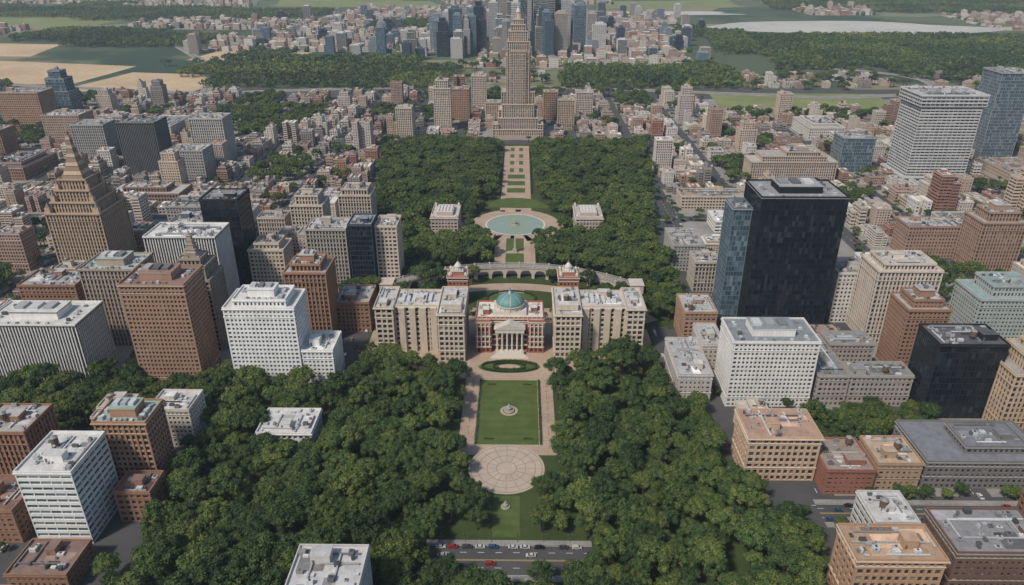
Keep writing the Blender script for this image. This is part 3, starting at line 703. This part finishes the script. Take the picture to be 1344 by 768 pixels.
def hwy(pts,w=14):
    mb=MB()
    for i in range(len(pts)-1):
        (x0,y0),(x1,y1)=pts[i],pts[i+1]; L=math.hypot(x1-x0,y1-y0); nx,ny=-(y1-y0)/L*w/2,(x1-x0)/L*w/2
        zz=.5+.01*(i%2)
        mb.q((x0+nx,y0+ny,zz),(x0-nx,y0-ny,zz),(x1-nx,y1-ny,zz),(x1+nx,y1+ny,zz),0)
        mb.q((x0+nx*.06,y0+ny*.06,zz+.03),(x0-nx*.06,y0-ny*.06,zz+.03),(x1-nx*.06,y1-ny*.06,zz+.03),(x1+nx*.06,y1+ny*.06,zz+.03),1)
    put(mb.build('highway',[M_SIDE,M_GRASS]),'highway')
HW=[(-1300,1500),(-900,1400)]+[(-560+t*110,1330+70*math.sin(t*.35)) for t in range(11)]+[(700,1330),(760,1365),(790,1420),(800,1480),(780,1540),(720,1600),(640,1640)]
hwy(HW,26)
hwy([(-100+40*i,1370+60*i) for i in range(9)],16); hwy([(780,1540),(1400,1500),(2400,1700)],20); hwy([(-560,1330),(-640,1600),(-900,2000),(-1300,2500)],20)

# ------------------------------------------------------------ trees
def tree_mesh(seed,nl,ls,name='broadleaf_tree'):
    rg=np.random.RandomState(seed); mb=MB()
    H=rg.uniform(8.5,10.5); Rr=rg.uniform(5.6,6.8)
    mb.cyl(0,0,0,3.5,.5,.36,8,1,cap=False); mb.cyl(0,0,3.5,H,.36,.12,8,1,cap=False)
    for i in range(5):
        a=i*1.26+rg.rand(); x,y=math.cos(a)*Rr*.6,math.sin(a)*Rr*.6; z0=3+i*.5; z1=H-1+rg.rand()*2
        for (dx,dy) in((.16,0),(0,.16)):
            mb.q((-dx,-dy,z0),(dx,dy,z0),(x+dx*.3,y+dy*.3,z1),(x-dx*.3,y-dy*.3,z1),1)
    nc=26
    ex,ey=rg.uniform(.85,1.15),rg.uniform(.85,1.15)
    for c in range(nc):
        a=2.39996*c+rg.rand()*.6; rr=Rr*math.sqrt((c+.5)/nc)*rg.uniform(.75,1.15)*.86
        cz=H+5.0*math.sqrt(max(0,1-(rr/(Rr*1.03))**2))-2.6+rg.uniform(-1.2,1.1)
        cx,cy=rr*math.cos(a)*ex,rr*math.sin(a)*ey; cr=rg.uniform(1.2,2.2); ct=rg.uniform(.0,.8)
        n=int(nl/nc*cr*cr/3.2)
        d=rg.normal(size=(n,3)); d[:,2]+=.45; d/=np.linalg.norm(d,axis=1)[:,None]
        p=np.array([cx,cy,cz])+d*cr*rg.uniform(.72,1.12,size=(n,1))*np.array([1,1,.85])
        nn=d+rg.normal(size=(n,3))*.4; nn/=np.linalg.norm(nn,axis=1)[:,None]
        u=np.cross(nn,rg.normal(size=(n,3))); u/=np.linalg.norm(u,axis=1)[:,None]; w=np.cross(nn,u)
        s=ls*rg.uniform(.6,1.25,size=(n,1)); 
        A=p-u*s;B=p-w*s*.6;C=p+u*s;D=p+w*s*.6
        for i in range(n): mb.q(tuple(A[i]),tuple(B[i]),tuple(C[i]),tuple(D[i]),0,float(np.clip(ct+rg.uniform(-.22,.3),0,1)))
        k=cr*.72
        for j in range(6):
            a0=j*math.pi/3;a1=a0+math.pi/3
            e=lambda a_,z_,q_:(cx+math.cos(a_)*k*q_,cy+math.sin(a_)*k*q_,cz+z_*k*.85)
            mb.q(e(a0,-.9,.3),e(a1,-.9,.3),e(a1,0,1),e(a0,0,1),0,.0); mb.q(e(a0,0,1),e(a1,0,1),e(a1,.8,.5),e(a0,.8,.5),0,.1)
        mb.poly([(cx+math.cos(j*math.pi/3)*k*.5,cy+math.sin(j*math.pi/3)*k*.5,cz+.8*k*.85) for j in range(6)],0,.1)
    return mb.build(name,[M_LEAF,M_BARK])
TN=[tree_mesh(i,2900,.37) for i in range(9)]
TM=[tree_mesh(20+i,900,.6) for i in range(6)]
def clear(x,y):
    if abs(x)<29 and 316<y<400: return True
    if math.hypot(x,y-305)<24: return True
    if abs(x)<11 and 250<y<300: return True
    if -33<x<36 and 228<y<257: return True
    if abs(x)<97 and 425<=y<460: return True
    if 393<=y<425 and abs(x)<31+(y-392)*2.1: return True
    if abs(x)<54 and 455<y<520: return True
    r=math.hypot(x,y-410)
    if y>450 and 109<r<126: return True
    if y>470 and 129<r<148 and abs(x)<104: return True
    if r<156 and abs(x)<50 and y>540: return True
    if y>460 and r<112 and abs(x)<60: return True
    if 96<abs(x)<116 and 386<y<464: return True
    if -18<x<22 and 540<y<645: return True
    if math.hypot(x-2,y-668)<48: return True
    if abs(x)<94 and 658<y<680: return True
    if math.hypot(x-2,y-716)<38 and y>700: return True
    if -21<x<25 and 690<y<975: return True
    return False
def inhero(x,y,m=4):
    for a,b,c,d in HR:
        if a-m<x<b+m and c-m<y<d+m: return True
    return False
ntree=0
def plant(x,y,near,s=None):
    global ntree
    s=s or R.uniform(.75,1.15)
    me=R.choice(TN if near else TM)
    put(me,'broadleaf_tree',x,y,.08,R.uniform(0,6.28),(s*R.uniform(.9,1.1),s*R.uniform(.9,1.1),s*R.uniform(.85,1.2))); ntree+=1
y=172
row=0
while y<968:
    st=10.2 if y<400 else (9.6 if y<560 else 9.6)
    x=pl(y)+3+(st/2 if row%2 else 0); row+=1
    while x<pr(y)-3:
        px=x+R.uniform(-3.2,3.2);py=y+R.uniform(-3.2,3.2)
        sc=R.choice([R.uniform(.8,1.05),R.uniform(1.0,1.4)]) if y<560 else R.uniform(.8,1.15)
        if not clear(px,py) and not inhero(px,py,4) and R.random()<.97: plant(px,py,py<560,sc)
        x+=st
    y+=st*.88
for (px,py) in((-70,408),(-76,413),(-66,403),(-84,421),(-58,399),(70,408),(76,413),(64,403),(84,421),(60,399),(-92,420),(92,420),(-48,395),(48,395),(-24,468),(24,468),(-32,476),(32,476)): plant(px,py,True,.6)
for _ in range(60):
    px=R.uniform(165,238);py=R.uniform(318,352)
    if not inhero(px,py,3): plant(px,py,True,R.uniform(.7,1.1))
for _ in range(26):
    px=R.uniform(150,300);py=R.choice([284,262])
    if not inhero(px,py,2): plant(px,py,True,R.uniform(.35,.55))

# ------------------------------------------------------------ generic buildings
GM=[wall((.3,.3,.3),pal='wall'),wall((.5,.47,.44)),glass('mid'),roofm((.3,.3,.3),'roof'),metal(),M_WOOD]
def generic(seed,w,d,h):
    rg=random.Random(seed); mb=MB()
    sty=rg.choice(['grid','grid','punch','vert','ribbon','punch','fine'])
    k=rg.random()
    if k<.3 and h>14: 
        tier(mb,-w/2,w/2,-d/2,d/2,0,h*.8,sty,rg,.4,clut=False); tier(mb,-w*.36,w*.36,-d*.36,d*.36,h*.8+.55,h,sty,rg,.4)
    elif k<.5:
        tier(mb,-w/2,w*.1,-d/2,d/2,0,h,sty,rg,.35); tier(mb,w*.1+.9,w/2,-d/2,d*.1,0,h*rg.uniform(.6,.95),sty,rg,.35)
    elif k<.66:
        e=w*.3
        tier(mb,-w/2,-w/2+e,-d/2,d/2,0,h,sty,rg,.3); tier(mb,w/2-e,w/2,-d/2,d/2,0,h,sty,rg,.3); tier(mb,-w/2+e+.7,w/2-e-.7,-d*.1,d/2-.1,0,h-.4,sty,rg,.3)
    else: tier(mb,-w/2,w/2,-d/2,d/2,0,h,sty,rg,.4)
    return mb.build('apartment_building',GM)
SM=[generic(100+i,R.uniform(13,19),R.uniform(14,20),R.choice([8,9,10,12,13,15,16,18,20,26])) for i in range(32)]
LG=[generic(200+i,R.uniform(21,28),R.uniform(19,25),R.choice([9,11,13,15,18,21,24,28,34])) for i in range(30)]
TW=[generic(300+i,R.uniform(18,24),R.uniform(16,22),R.choice([32,38,44,50])) for i in range(10)]
XL=[generic(400+i,R.uniform(46,56),R.uniform(60,78),R.choice([9,11,13,16])) for i in range(8)]
pav_mb=MB(); nb=0
def excl(x,y):
    if 150<x<380 and 262<y<285: return True
    if 325<x<650 and 1160<y<1355: return True
    if 690<x<935 and 1245<y<1365: return True
    if pl(y)-6<x<pr(y)+6 and y<975: return True
    if 160<x<242 and 315<y<355: return True
    if y<240 and pl(y)<x<150: return True
    if -470<x<-300 and 1010<y<1180: return True
    if y>1290 and -560<x<660: return True
    return False
for bx in range(-18,18):
    for by in range(1,14):
        X0=bx*78+8; Y0=by*102-20; X1=X0+62;Y1=Y0+87; cx=(X0+X1)/2;cy=(Y0+Y1)/2
        if abs(cx)>330+cy*.78 or Y1>1385: continue
        cs=[(X0,Y0),(X1,Y0),(X1,Y1),(X0,Y1),(cx,cy)]
        if not any((pl(b)-2<a<pr(b)+2 and b<975) for a,b in cs): pav_mb.box(X0,X1,Y0,Y1,.03,.2,0)
        green=R.random()<(.17 if cy>450 else .05)
        xl=(not green) and cy>480 and abs(cx)>200 and R.random()<.14 and not any(excl(a,b) for a,b in cs) and not any(a<X1 and b>X0 and c<Y1 and d>Y0 for a,b,c,d in HR)
        if xl:
            put(R.choice(XL),'large_flat_roof_building',cx,cy,.15,R.choice([0,math.pi]),(1,1,R.uniform(.8,1.2)))
        small=cy>700 or R.random()<.3
        nx,ny=(3,4) if small else (2,3)
        lw,ld=62/nx,87/ny
        for i in range(nx):
            for j in range(ny):
                if xl: continue
                x=X0+lw*(i+.5);y=Y0+ld*(j+.5)
                if excl(x,y) or inhero(x,y,lw*.5): continue
                if green or R.random()<.07:
                    for _ in range(4 if small else 8):
                        a=x+R.uniform(-lw*.45,lw*.45);b=y+R.uniform(-ld*.45,ld*.45)
                        plant(a,b,b<500)
                    continue
                r=R.random()
                me=R.choice(TW) if r<(.025 if abs(cx)<260 else .06) else R.choice(SM if small else LG)
                put(me,'apartment_building',x+R.uniform(-.8,.8),y+R.uniform(-1.2,1.2),.15,R.choice([0,math.pi])+R.uniform(-.02,.02),(R.uniform(.82,.98),R.uniform(.82,.98),R.uniform(.65,1.1))); nb+=1
        if cy<1300:
            for _ in range(16 if cy<800 else 8):
                if R.random()<.5: a=X0+R.choice([-.5,62.5]);b=R.uniform(Y0,Y1)
                else: a=R.uniform(X0,X1);b=Y0+R.choice([-.5,87.5])
                if not excl(a,b) and not inhero(a,b,2): plant(a,b,b<450,R.uniform(.35,.65))
for (a,b,c,d,n) in((-470,-300,1010,1180,200),(330,700,1110,1160,60),(650,700,1165,1300,60),(-300,300,1290,1330,90)):
    for _ in range(n): plant(R.uniform(a,b),R.uniform(c,d),False,R.uniform(.9,1.3))
put(pav_mb.build('city_block_pavement',[M_SIDE]),'city_block_pavement')

# ------------------------------------------------------------ distant tiles
def far_tile(seed):
    rg=random.Random(seed); mb=MB(); n=9
    for i in range(n):
        for j in range(n):
            if rg.random()<.12: continue
            x=-120+240*(i+.5)/n+rg.uniform(-3,3)+(5 if i%3==0 else 0);y=-120+240*(j+.5)/n+rg.uniform(-3,3)
            w=rg.uniform(6,11);d=rg.uniform(6,11);h=rg.choice([5,6,7,8,9,10,12,14,18,24]);t=rg.random()
            mb.box(x-w,x+w,y-d,y+d,0,h,0,t)
            if rg.random()<.5: mb.box(x-w*.4,x+w*.3,y-d*.4,y+d*.4,h,h+3,0,(t+.3)%1)
    for _ in range(60):
        x=rg.uniform(-120,120);y=rg.uniform(-120,120);r=rg.uniform(4,8)
        mb.cyl(x,y,0,r*.8,r*.8,r,6,1,rg.random()*.4,cap=False);mb.cyl(x,y,r*.8,r*1.5,r,r*.4,6,1,rg.random()*.5)
    mb.q((-119,-119,.3),(119,-119,.3),(119,119,.3),(-119,119,.3),2)
    return mb.build('distant_city_district',[M_FAR,M_LEAF,M_SIDE])
def forest_tile(seed):
    rg=np.random.RandomState(seed); mb=MB(); S=60
    for _ in range(120):
        x,y=rg.uniform(-S,S,2); r=rg.uniform(4.5,8); h=rg.uniform(9,15); t0=rg.uniform(0,.7)
        mb.cyl(x,y,0,h,.5,.3,5,1,cap=False)
        for k in range(46):
            d=rg.normal(size=3); d[2]=abs(d[2])*.8-.2; d/=np.linalg.norm(d)
            p=np.array([x,y,h-2])+d*r*np.array([1,1,.7]); s=rg.uniform(1,2.1)
            nn=d+rg.normal(size=3)*.35; u=np.cross(nn,rg.normal(size=3)); u/=np.linalg.norm(u); w=np.cross(nn/np.linalg.norm(nn),u)
            mb.q(tuple(p-u*s),tuple(p-w*s*.8),tuple(p+u*s),tuple(p+w*s*.8),0,float(np.clip(t0+rg.uniform(-.2,.3),0,1)))
    return mb.build('distant_forest',[M_LEAF,M_BARK])
FT=[far_tile(i) for i in range(6)]; WT=[forest_tile(i) for i in range(3)]
def inpoly(x,y,p):
    c=False;j=len(p)-1
    for i in range(len(p)):
        if (p[i][1]>y)!=(p[j][1]>y) and x<(p[j][0]-p[i][0])*(y-p[i][1])/(p[j][1]-p[i][1])+p[i][0]: c=not c
        j=i
    return c
FOREST=[[(-640,1430),(-130,1400),(-110,1560),(-250,1700),(-600,1790)],[(80,1400),(430,1410),(420,1560),(300,1660),(90,1640)],
 [(560,1660),(700,1560),(1250,1500),(1700,1600),(2100,2000),(1500,2200),(1050,2120),(760,2160),(520,2400),(420,2400)],
 [(-1400,2050),(-900,1950),(-800,2150),(-1300,2300)],[(-2300,2700),(-900,2650),(-600,2950),(-2300,3150)],[(-1500,3700),(-300,3600),(900,3700),(800,3950),(-1500,4000)],[(1000,3100),(2600,2700),(3000,3500),(1200,3700)],[(-1300,1290),(-1000,1300),(-900,1400),(-1400,1500)]]
NOB=FOREST+[[(-1200,1400),(-820,1400),(-820,1740),(-1220,1740)],[(-850,1340),(-570,1340),(-530,1570),(-820,1580)],[(-780,1700),(-540,1690),(-480,1880),(-760,1900)],[(-1600,1760),(-1130,1750),(-1180,2050),(-1600,2080)],
 [(560,2200),(1460,2200),(1460,2680),(560,2680)],[(160,2810),(890,2810),(890,3040),(160,3040)],[(-1950,2380),(-1280,2380),(-1280,2820),(-1950,2820)],[(-1120,3130),(-280,3130),(-380,3600),(-1120,3620)],[(290,3080),(970,3180),(970,3620),(390,3520)],[(-3000,4100),(1000,4100),(1000,4700),(-3000,4700)]]
def nearhwy(x,y,m=30):
    for i in range(len(HW)-1):
        (x0,y0),(x1,y1)=HW[i],HW[i+1]; dx,dy=x1-x0,y1-y0
        t=max(0,min(1,((x-x0)*dx+(y-y0)*dy)/(dx*dx+dy*dy)))
        if math.hypot(x-x0-t*dx,y-y0-t*dy)<m: return True
    return False
y=1330
while y<4100:
    x=-.85*y-200
    while x<.85*y+200:
        if any(inpoly(x,y,p) for p in FOREST): put(R.choice(WT),'distant_forest',x,y,0,R.choice([0,1.571,3.142,4.712]),(1,1,R.uniform(.9,1.2)))
        x+=112
    y+=112
y=1500
while y<5200:
    x=-.85*y-200
    while x<.85*y+200:
        if not nearhwy(x,y,140) and not any(inpoly(x+a,y+b,p) for p in NOB for a,b in((0,0),(70,70),(-70,70),(70,-70),(-70,-70))):
            if R.random()<(.92 if y<3000 else .6): put(R.choice(FT),'distant_city_district',x,y,0,R.choice([0,1.571,3.142,4.712])+0,(1,1,R.uniform(.8,1.3)))
            elif R.random()<.5:
                for a in(-56,56):
                    for b in(-56,56): put(R.choice(WT),'distant_forest',x+a,y+b,0,R.choice([0,1.571,3.142]))
        x+=244
    y+=244
seen=set()
for _ in range(1500):
    x=round(R.uniform(-1500,1500)/24)*24;y=round(R.uniform(1385,1640)/26)*26
    if (x,y) in seen: continue
    seen.add((x,y))
    if nearhwy(x,y,34) or any(inpoly(x+a,y+b,p) for p in NOB for a,b in((0,0),(25,0),(-25,0),(0,25),(0,-25))): continue
    if R.random()<.35: plant(x,y,False,1.2); plant(x+9,y+6,False,1.0); continue
    if y<1520: put(R.choice(SM),'apartment_building',x,y,.05,0,(.9,.9,R.uniform(.5,.9)))
# downtown towers
DT=[]
for i in range(14):
    rg=random.Random(500+i); mb=MB(); w=rg.uniform(26,40);d=rg.uniform(26,36);h=100
    sty=rg.choice(['vert','glass','fin','ribbon','glass'])
    if i%3==0:
        tier(mb,-w/2,w/2,-d/2,d/2,0,65,sty,rg,.5,clut=False);tier(mb,-w*.38,w*.38,-d*.38,d*.38,65.6,90,sty,rg,.5,clut=False);tier(mb,-w*.25,w*.25,-d*.25,d*.25,90.6,100,sty,rg,.5,clut=False); mb.cyl(0,0,100,122,1.2,.2,6,4)
    else: tier(mb,-w/2,w/2,-d/2,d/2,0,h,sty,rg,.4); mb.box(-w*.3,w*.3,-d*.3,d*.3,101,107,0,.4)
    c=rg.choice([(.55,.52,.48),(.2,.26,.32),(.08,.11,.16),(.62,.61,.6),(.4,.35,.31),(.3,.36,.42)])
    DT.append(mb.build('downtown_skyscraper',mats(c,tuple(q*.8 for q in c),rg.choice(['blue','dark','mid','blue']),(.4,.4,.4))))
for i in range(120):
    x=R.gauss(-20,150);y=R.uniform(1740,2500)
    if abs(x+20)>330: continue
    k=math.exp(-((x-50)/170)**2)
    put(R.choice(DT),'downtown_skyscraper',x,y,.1,R.choice([0,1.571]),(R.uniform(.6,1.0),R.uniform(.6,1.0),R.uniform(.35,.75)+.95*k*R.random()))
for i in range(150):
    x=R.uniform(-800,700);y=R.uniform(1700,2900)
    if any(inpoly(x,y,p) for p in NOB): continue
    put(R.choice(DT),'downtown_tower_block',x,y,.1,R.choice([0,1.571]),(.7,.7,R.uniform(.2,.45)))
for x,y,h,i in((52,1850,1.35,1),(100,1800,.95,4),(-150,1850,1.0,2),(-250,1800,.6,3),(-200,1900,.85,6),(150,1900,1.05,7),(20,1950,1.35,5),(-95,1880,1.15,9),(190,1820,.7,10)): put(DT[i],'downtown_skyscraper',x,y,.1,0,(.9,.9,h))

# ------------------------------------------------------------ cars, lamps
mc,nt,b=new_mat('car_paint'); v,rnd,o_=objvec(nt)
nt.links.new(ramp(nt,rnd,[(i/8,p) for i,p in enumerate(PALS['car'])],'CONSTANT'),b.inputs['Base Color']); b.inputs['Roughness'].default_value=.3
def car_mesh(van=False):
    mb=MB(); L=2.25
    prof=[(-L,.35),(-L,.85),(-1.55,.95),(-1.0,1.42),(.55,1.42),(1.15,.98),(2.1,.82),(L,.6),(L,.35)] if not van else [(-L,.35),(-L,1.5),(-2.1,1.75),(.7,1.75),(1.4,1.1),(2.15,.95),(L,.6),(L,.35)]
    def wd(z): return .9 if z<1.0 else .9-(z-1.0)*.35
    for i in range(len(prof)-1):
        (x0,z0),(x1,z1)=prof[i],prof[i+1]; 
        gl=(z0>.9 and z1>.9 and abs(z1-z0)>.3)
        mb.q((x0,-wd(z0),z0),(x0,wd(z0),z0),(x1,wd(z1),z1),(x1,-wd(z1),z1),1 if gl else 0)
    for s in(-1,1):
        mb.poly([(x,s*wd(z),z) for x,z in (prof if s<0 else prof[::-1])],0)
        a=[(x,s*(wd(z)+.012),z) for x,z in((-1.35,1.02),(-.95,1.34),(.5,1.34),(.95,1.02))]
        mb.poly(a,1)
        for x in(-1.4,1.4):
            n=12
            P=[(x+.33*math.cos(2*math.pi*k/n),.33+.33*math.sin(2*math.pi*k/n)) for k in range(n)]
            mb.poly([(px,s*.93,pz) for px,pz in P],2)
            for k in range(n):
                p,q=P[k],P[(k+1)%n]; mb.q((p[0],s*.93,p[1]),(q[0],s*.93,q[1]),(q[0],s*.7,q[1]),(p[0],s*.7,p[1]),2)
        mb.q((L+.01,s*.8,.62),(L+.01,s*.5,.62),(L+.01,s*.5,.75),(L+.01,s*.8,.72),3)
    return mb.build('car',[mc,glass('dark'),M_DARK,M_WHITE])
CM=[car_mesh(),car_mesh(),car_mesh(True)]
def car(x,y,r,z=.16): put(R.choice(CM),'car',x,y,z,r+R.uniform(-.02,.02))
for x in(-29,-23.5,-17,-11,-5,4,9.5,16,27,33): car(x,249.4,0)
for x,y in((-20,235.5),(-6,239.5),(12,244.5),(18,235.6),(30,240),(-28,244.4)): car(x,y,math.pi if y>242 else 0)
for i in range(30): car(155+i*6.4,R.choice([268.6,271.8,275,278.4]),0)
for k in range(-6,7):
    for s in range(75):
        y=R.uniform(180,1000); x=k*78+R.choice([1.8,6.3,-1.8,-6.3])
        if excl(x,y) or inhero(x,y,2) or (pl(y)-3<x<pr(y)+3): continue
        car(x,y,math.pi/2,.06)
for j in range(1,9):
    for s in range(65):
        x=R.uniform(-460,460); y=j*102-27+R.choice([-5.5,-1.8,1.8,5.5])
        if excl(x,y) or inhero(x,y,2) or (pl(y)-3<x<pr(y)+3): continue
        car(x,y,0,.06)
for s in(-1,1):
    for i in range(12): car(s*R.choice([101.5,105,109.5]),R.uniform(392,458),math.pi/2,.16)
mb=MB(); mb.cyl(0,0,0,.5,.18,.12,8,0); mb.cyl(0,0,.5,5.2,.08,.06,8,0); mb.box(-.9,.9,-.04,.04,5.1,5.2,0)
for s in(-.9,.9): mb.cyl(s,0,4.7,5.1,.12,.22,8,1); mb.cyl(s,0,5.1,5.3,.24,.05,8,0)
LM=mb.build('street_lamp',[M_DARK,M_WHITE])
for yy in range(322,392,12):
    for xx in(-22,23): put(LM,'street_lamp',xx,yy,.2)
for xx in range(-30,40,12): put(LM,'street_lamp',xx,253,.28)
for xx in(-70,-50,50,70): put(LM,'street_lamp',xx,420 if abs(xx)>60 else 408,.2)
for yy in range(565,640,15):
    for xx in(-13,17): put(LM,'street_lamp',xx,yy,.2)
# ------------------------------------------------------------ haze volume
mb=MB(); mb.box(-9000,9000,-1500,9000,-5,420,0,bot=True)
hm=bpy.data.materials.new('haze_air'); hm.use_nodes=True; nt=hm.node_tree; nt.nodes.clear()
o=N(nt,'ShaderNodeOutputMaterial'); vs=N(nt,'ShaderNodeVolumeScatter'); vs.inputs['Color'].default_value=(.68,.85,1,1); vs.inputs['Density'].default_value=.85e-4; vs.inputs['Anisotropy'].default_value=.1
nt.links.new(vs.outputs[0],o.inputs['Volume'])
put(mb.build('atmospheric_haze',[hm]),'atmospheric_haze')

# ------------------------------------------------------------ light, world, camera
w=bpy.data.worlds.new('World'); scene.world=w; w.use_nodes=True; nt=w.node_tree
bg=nt.nodes['Background']; sky=N(nt,'ShaderNodeTexSky'); sky.sky_type='NISHITA'; sky.sun_disc=False
EL=math.radians(50); AZ=math.radians(222)
sky.sun_elevation=EL; sky.sun_rotation=AZ; sky.air_density=1.1; sky.dust_density=1.5
nt.links.new(sky.outputs[0],bg.inputs[0]); bg.inputs[1].default_value=.10
L=bpy.data.lights.new('sun','SUN'); L.energy=3.2; L.angle=math.radians(6); L.color=(1,.92,.80)
lo=bpy.data.objects.new('sun',L); COL.objects.link(lo)
from mathutils import Vector
dirv=Vector((math.sin(AZ)*math.cos(EL),math.cos(AZ)*math.cos(EL),math.sin(EL)))
lo.rotation_euler=dirv.to_track_quat('Z','Y').to_euler(); lo.location=(0,0,600)
cam=bpy.data.cameras.new('camera'); cam.lens=25.71; cam.sensor_width=36; cam.clip_end=40000; cam.clip_start=1
co=bpy.data.objects.new('camera',cam); COL.objects.link(co)
co.location=(6.3,0,250); co.rotation_euler=(math.radians(90-25.8),0,.0113)
scene.camera=co
scene.view_settings.view_transform='Standard'; scene.view_settings.look='None'; scene.view_settings.exposure=0
print('TREES',ntree,'GEN',nb,'T',time.time()-T0)
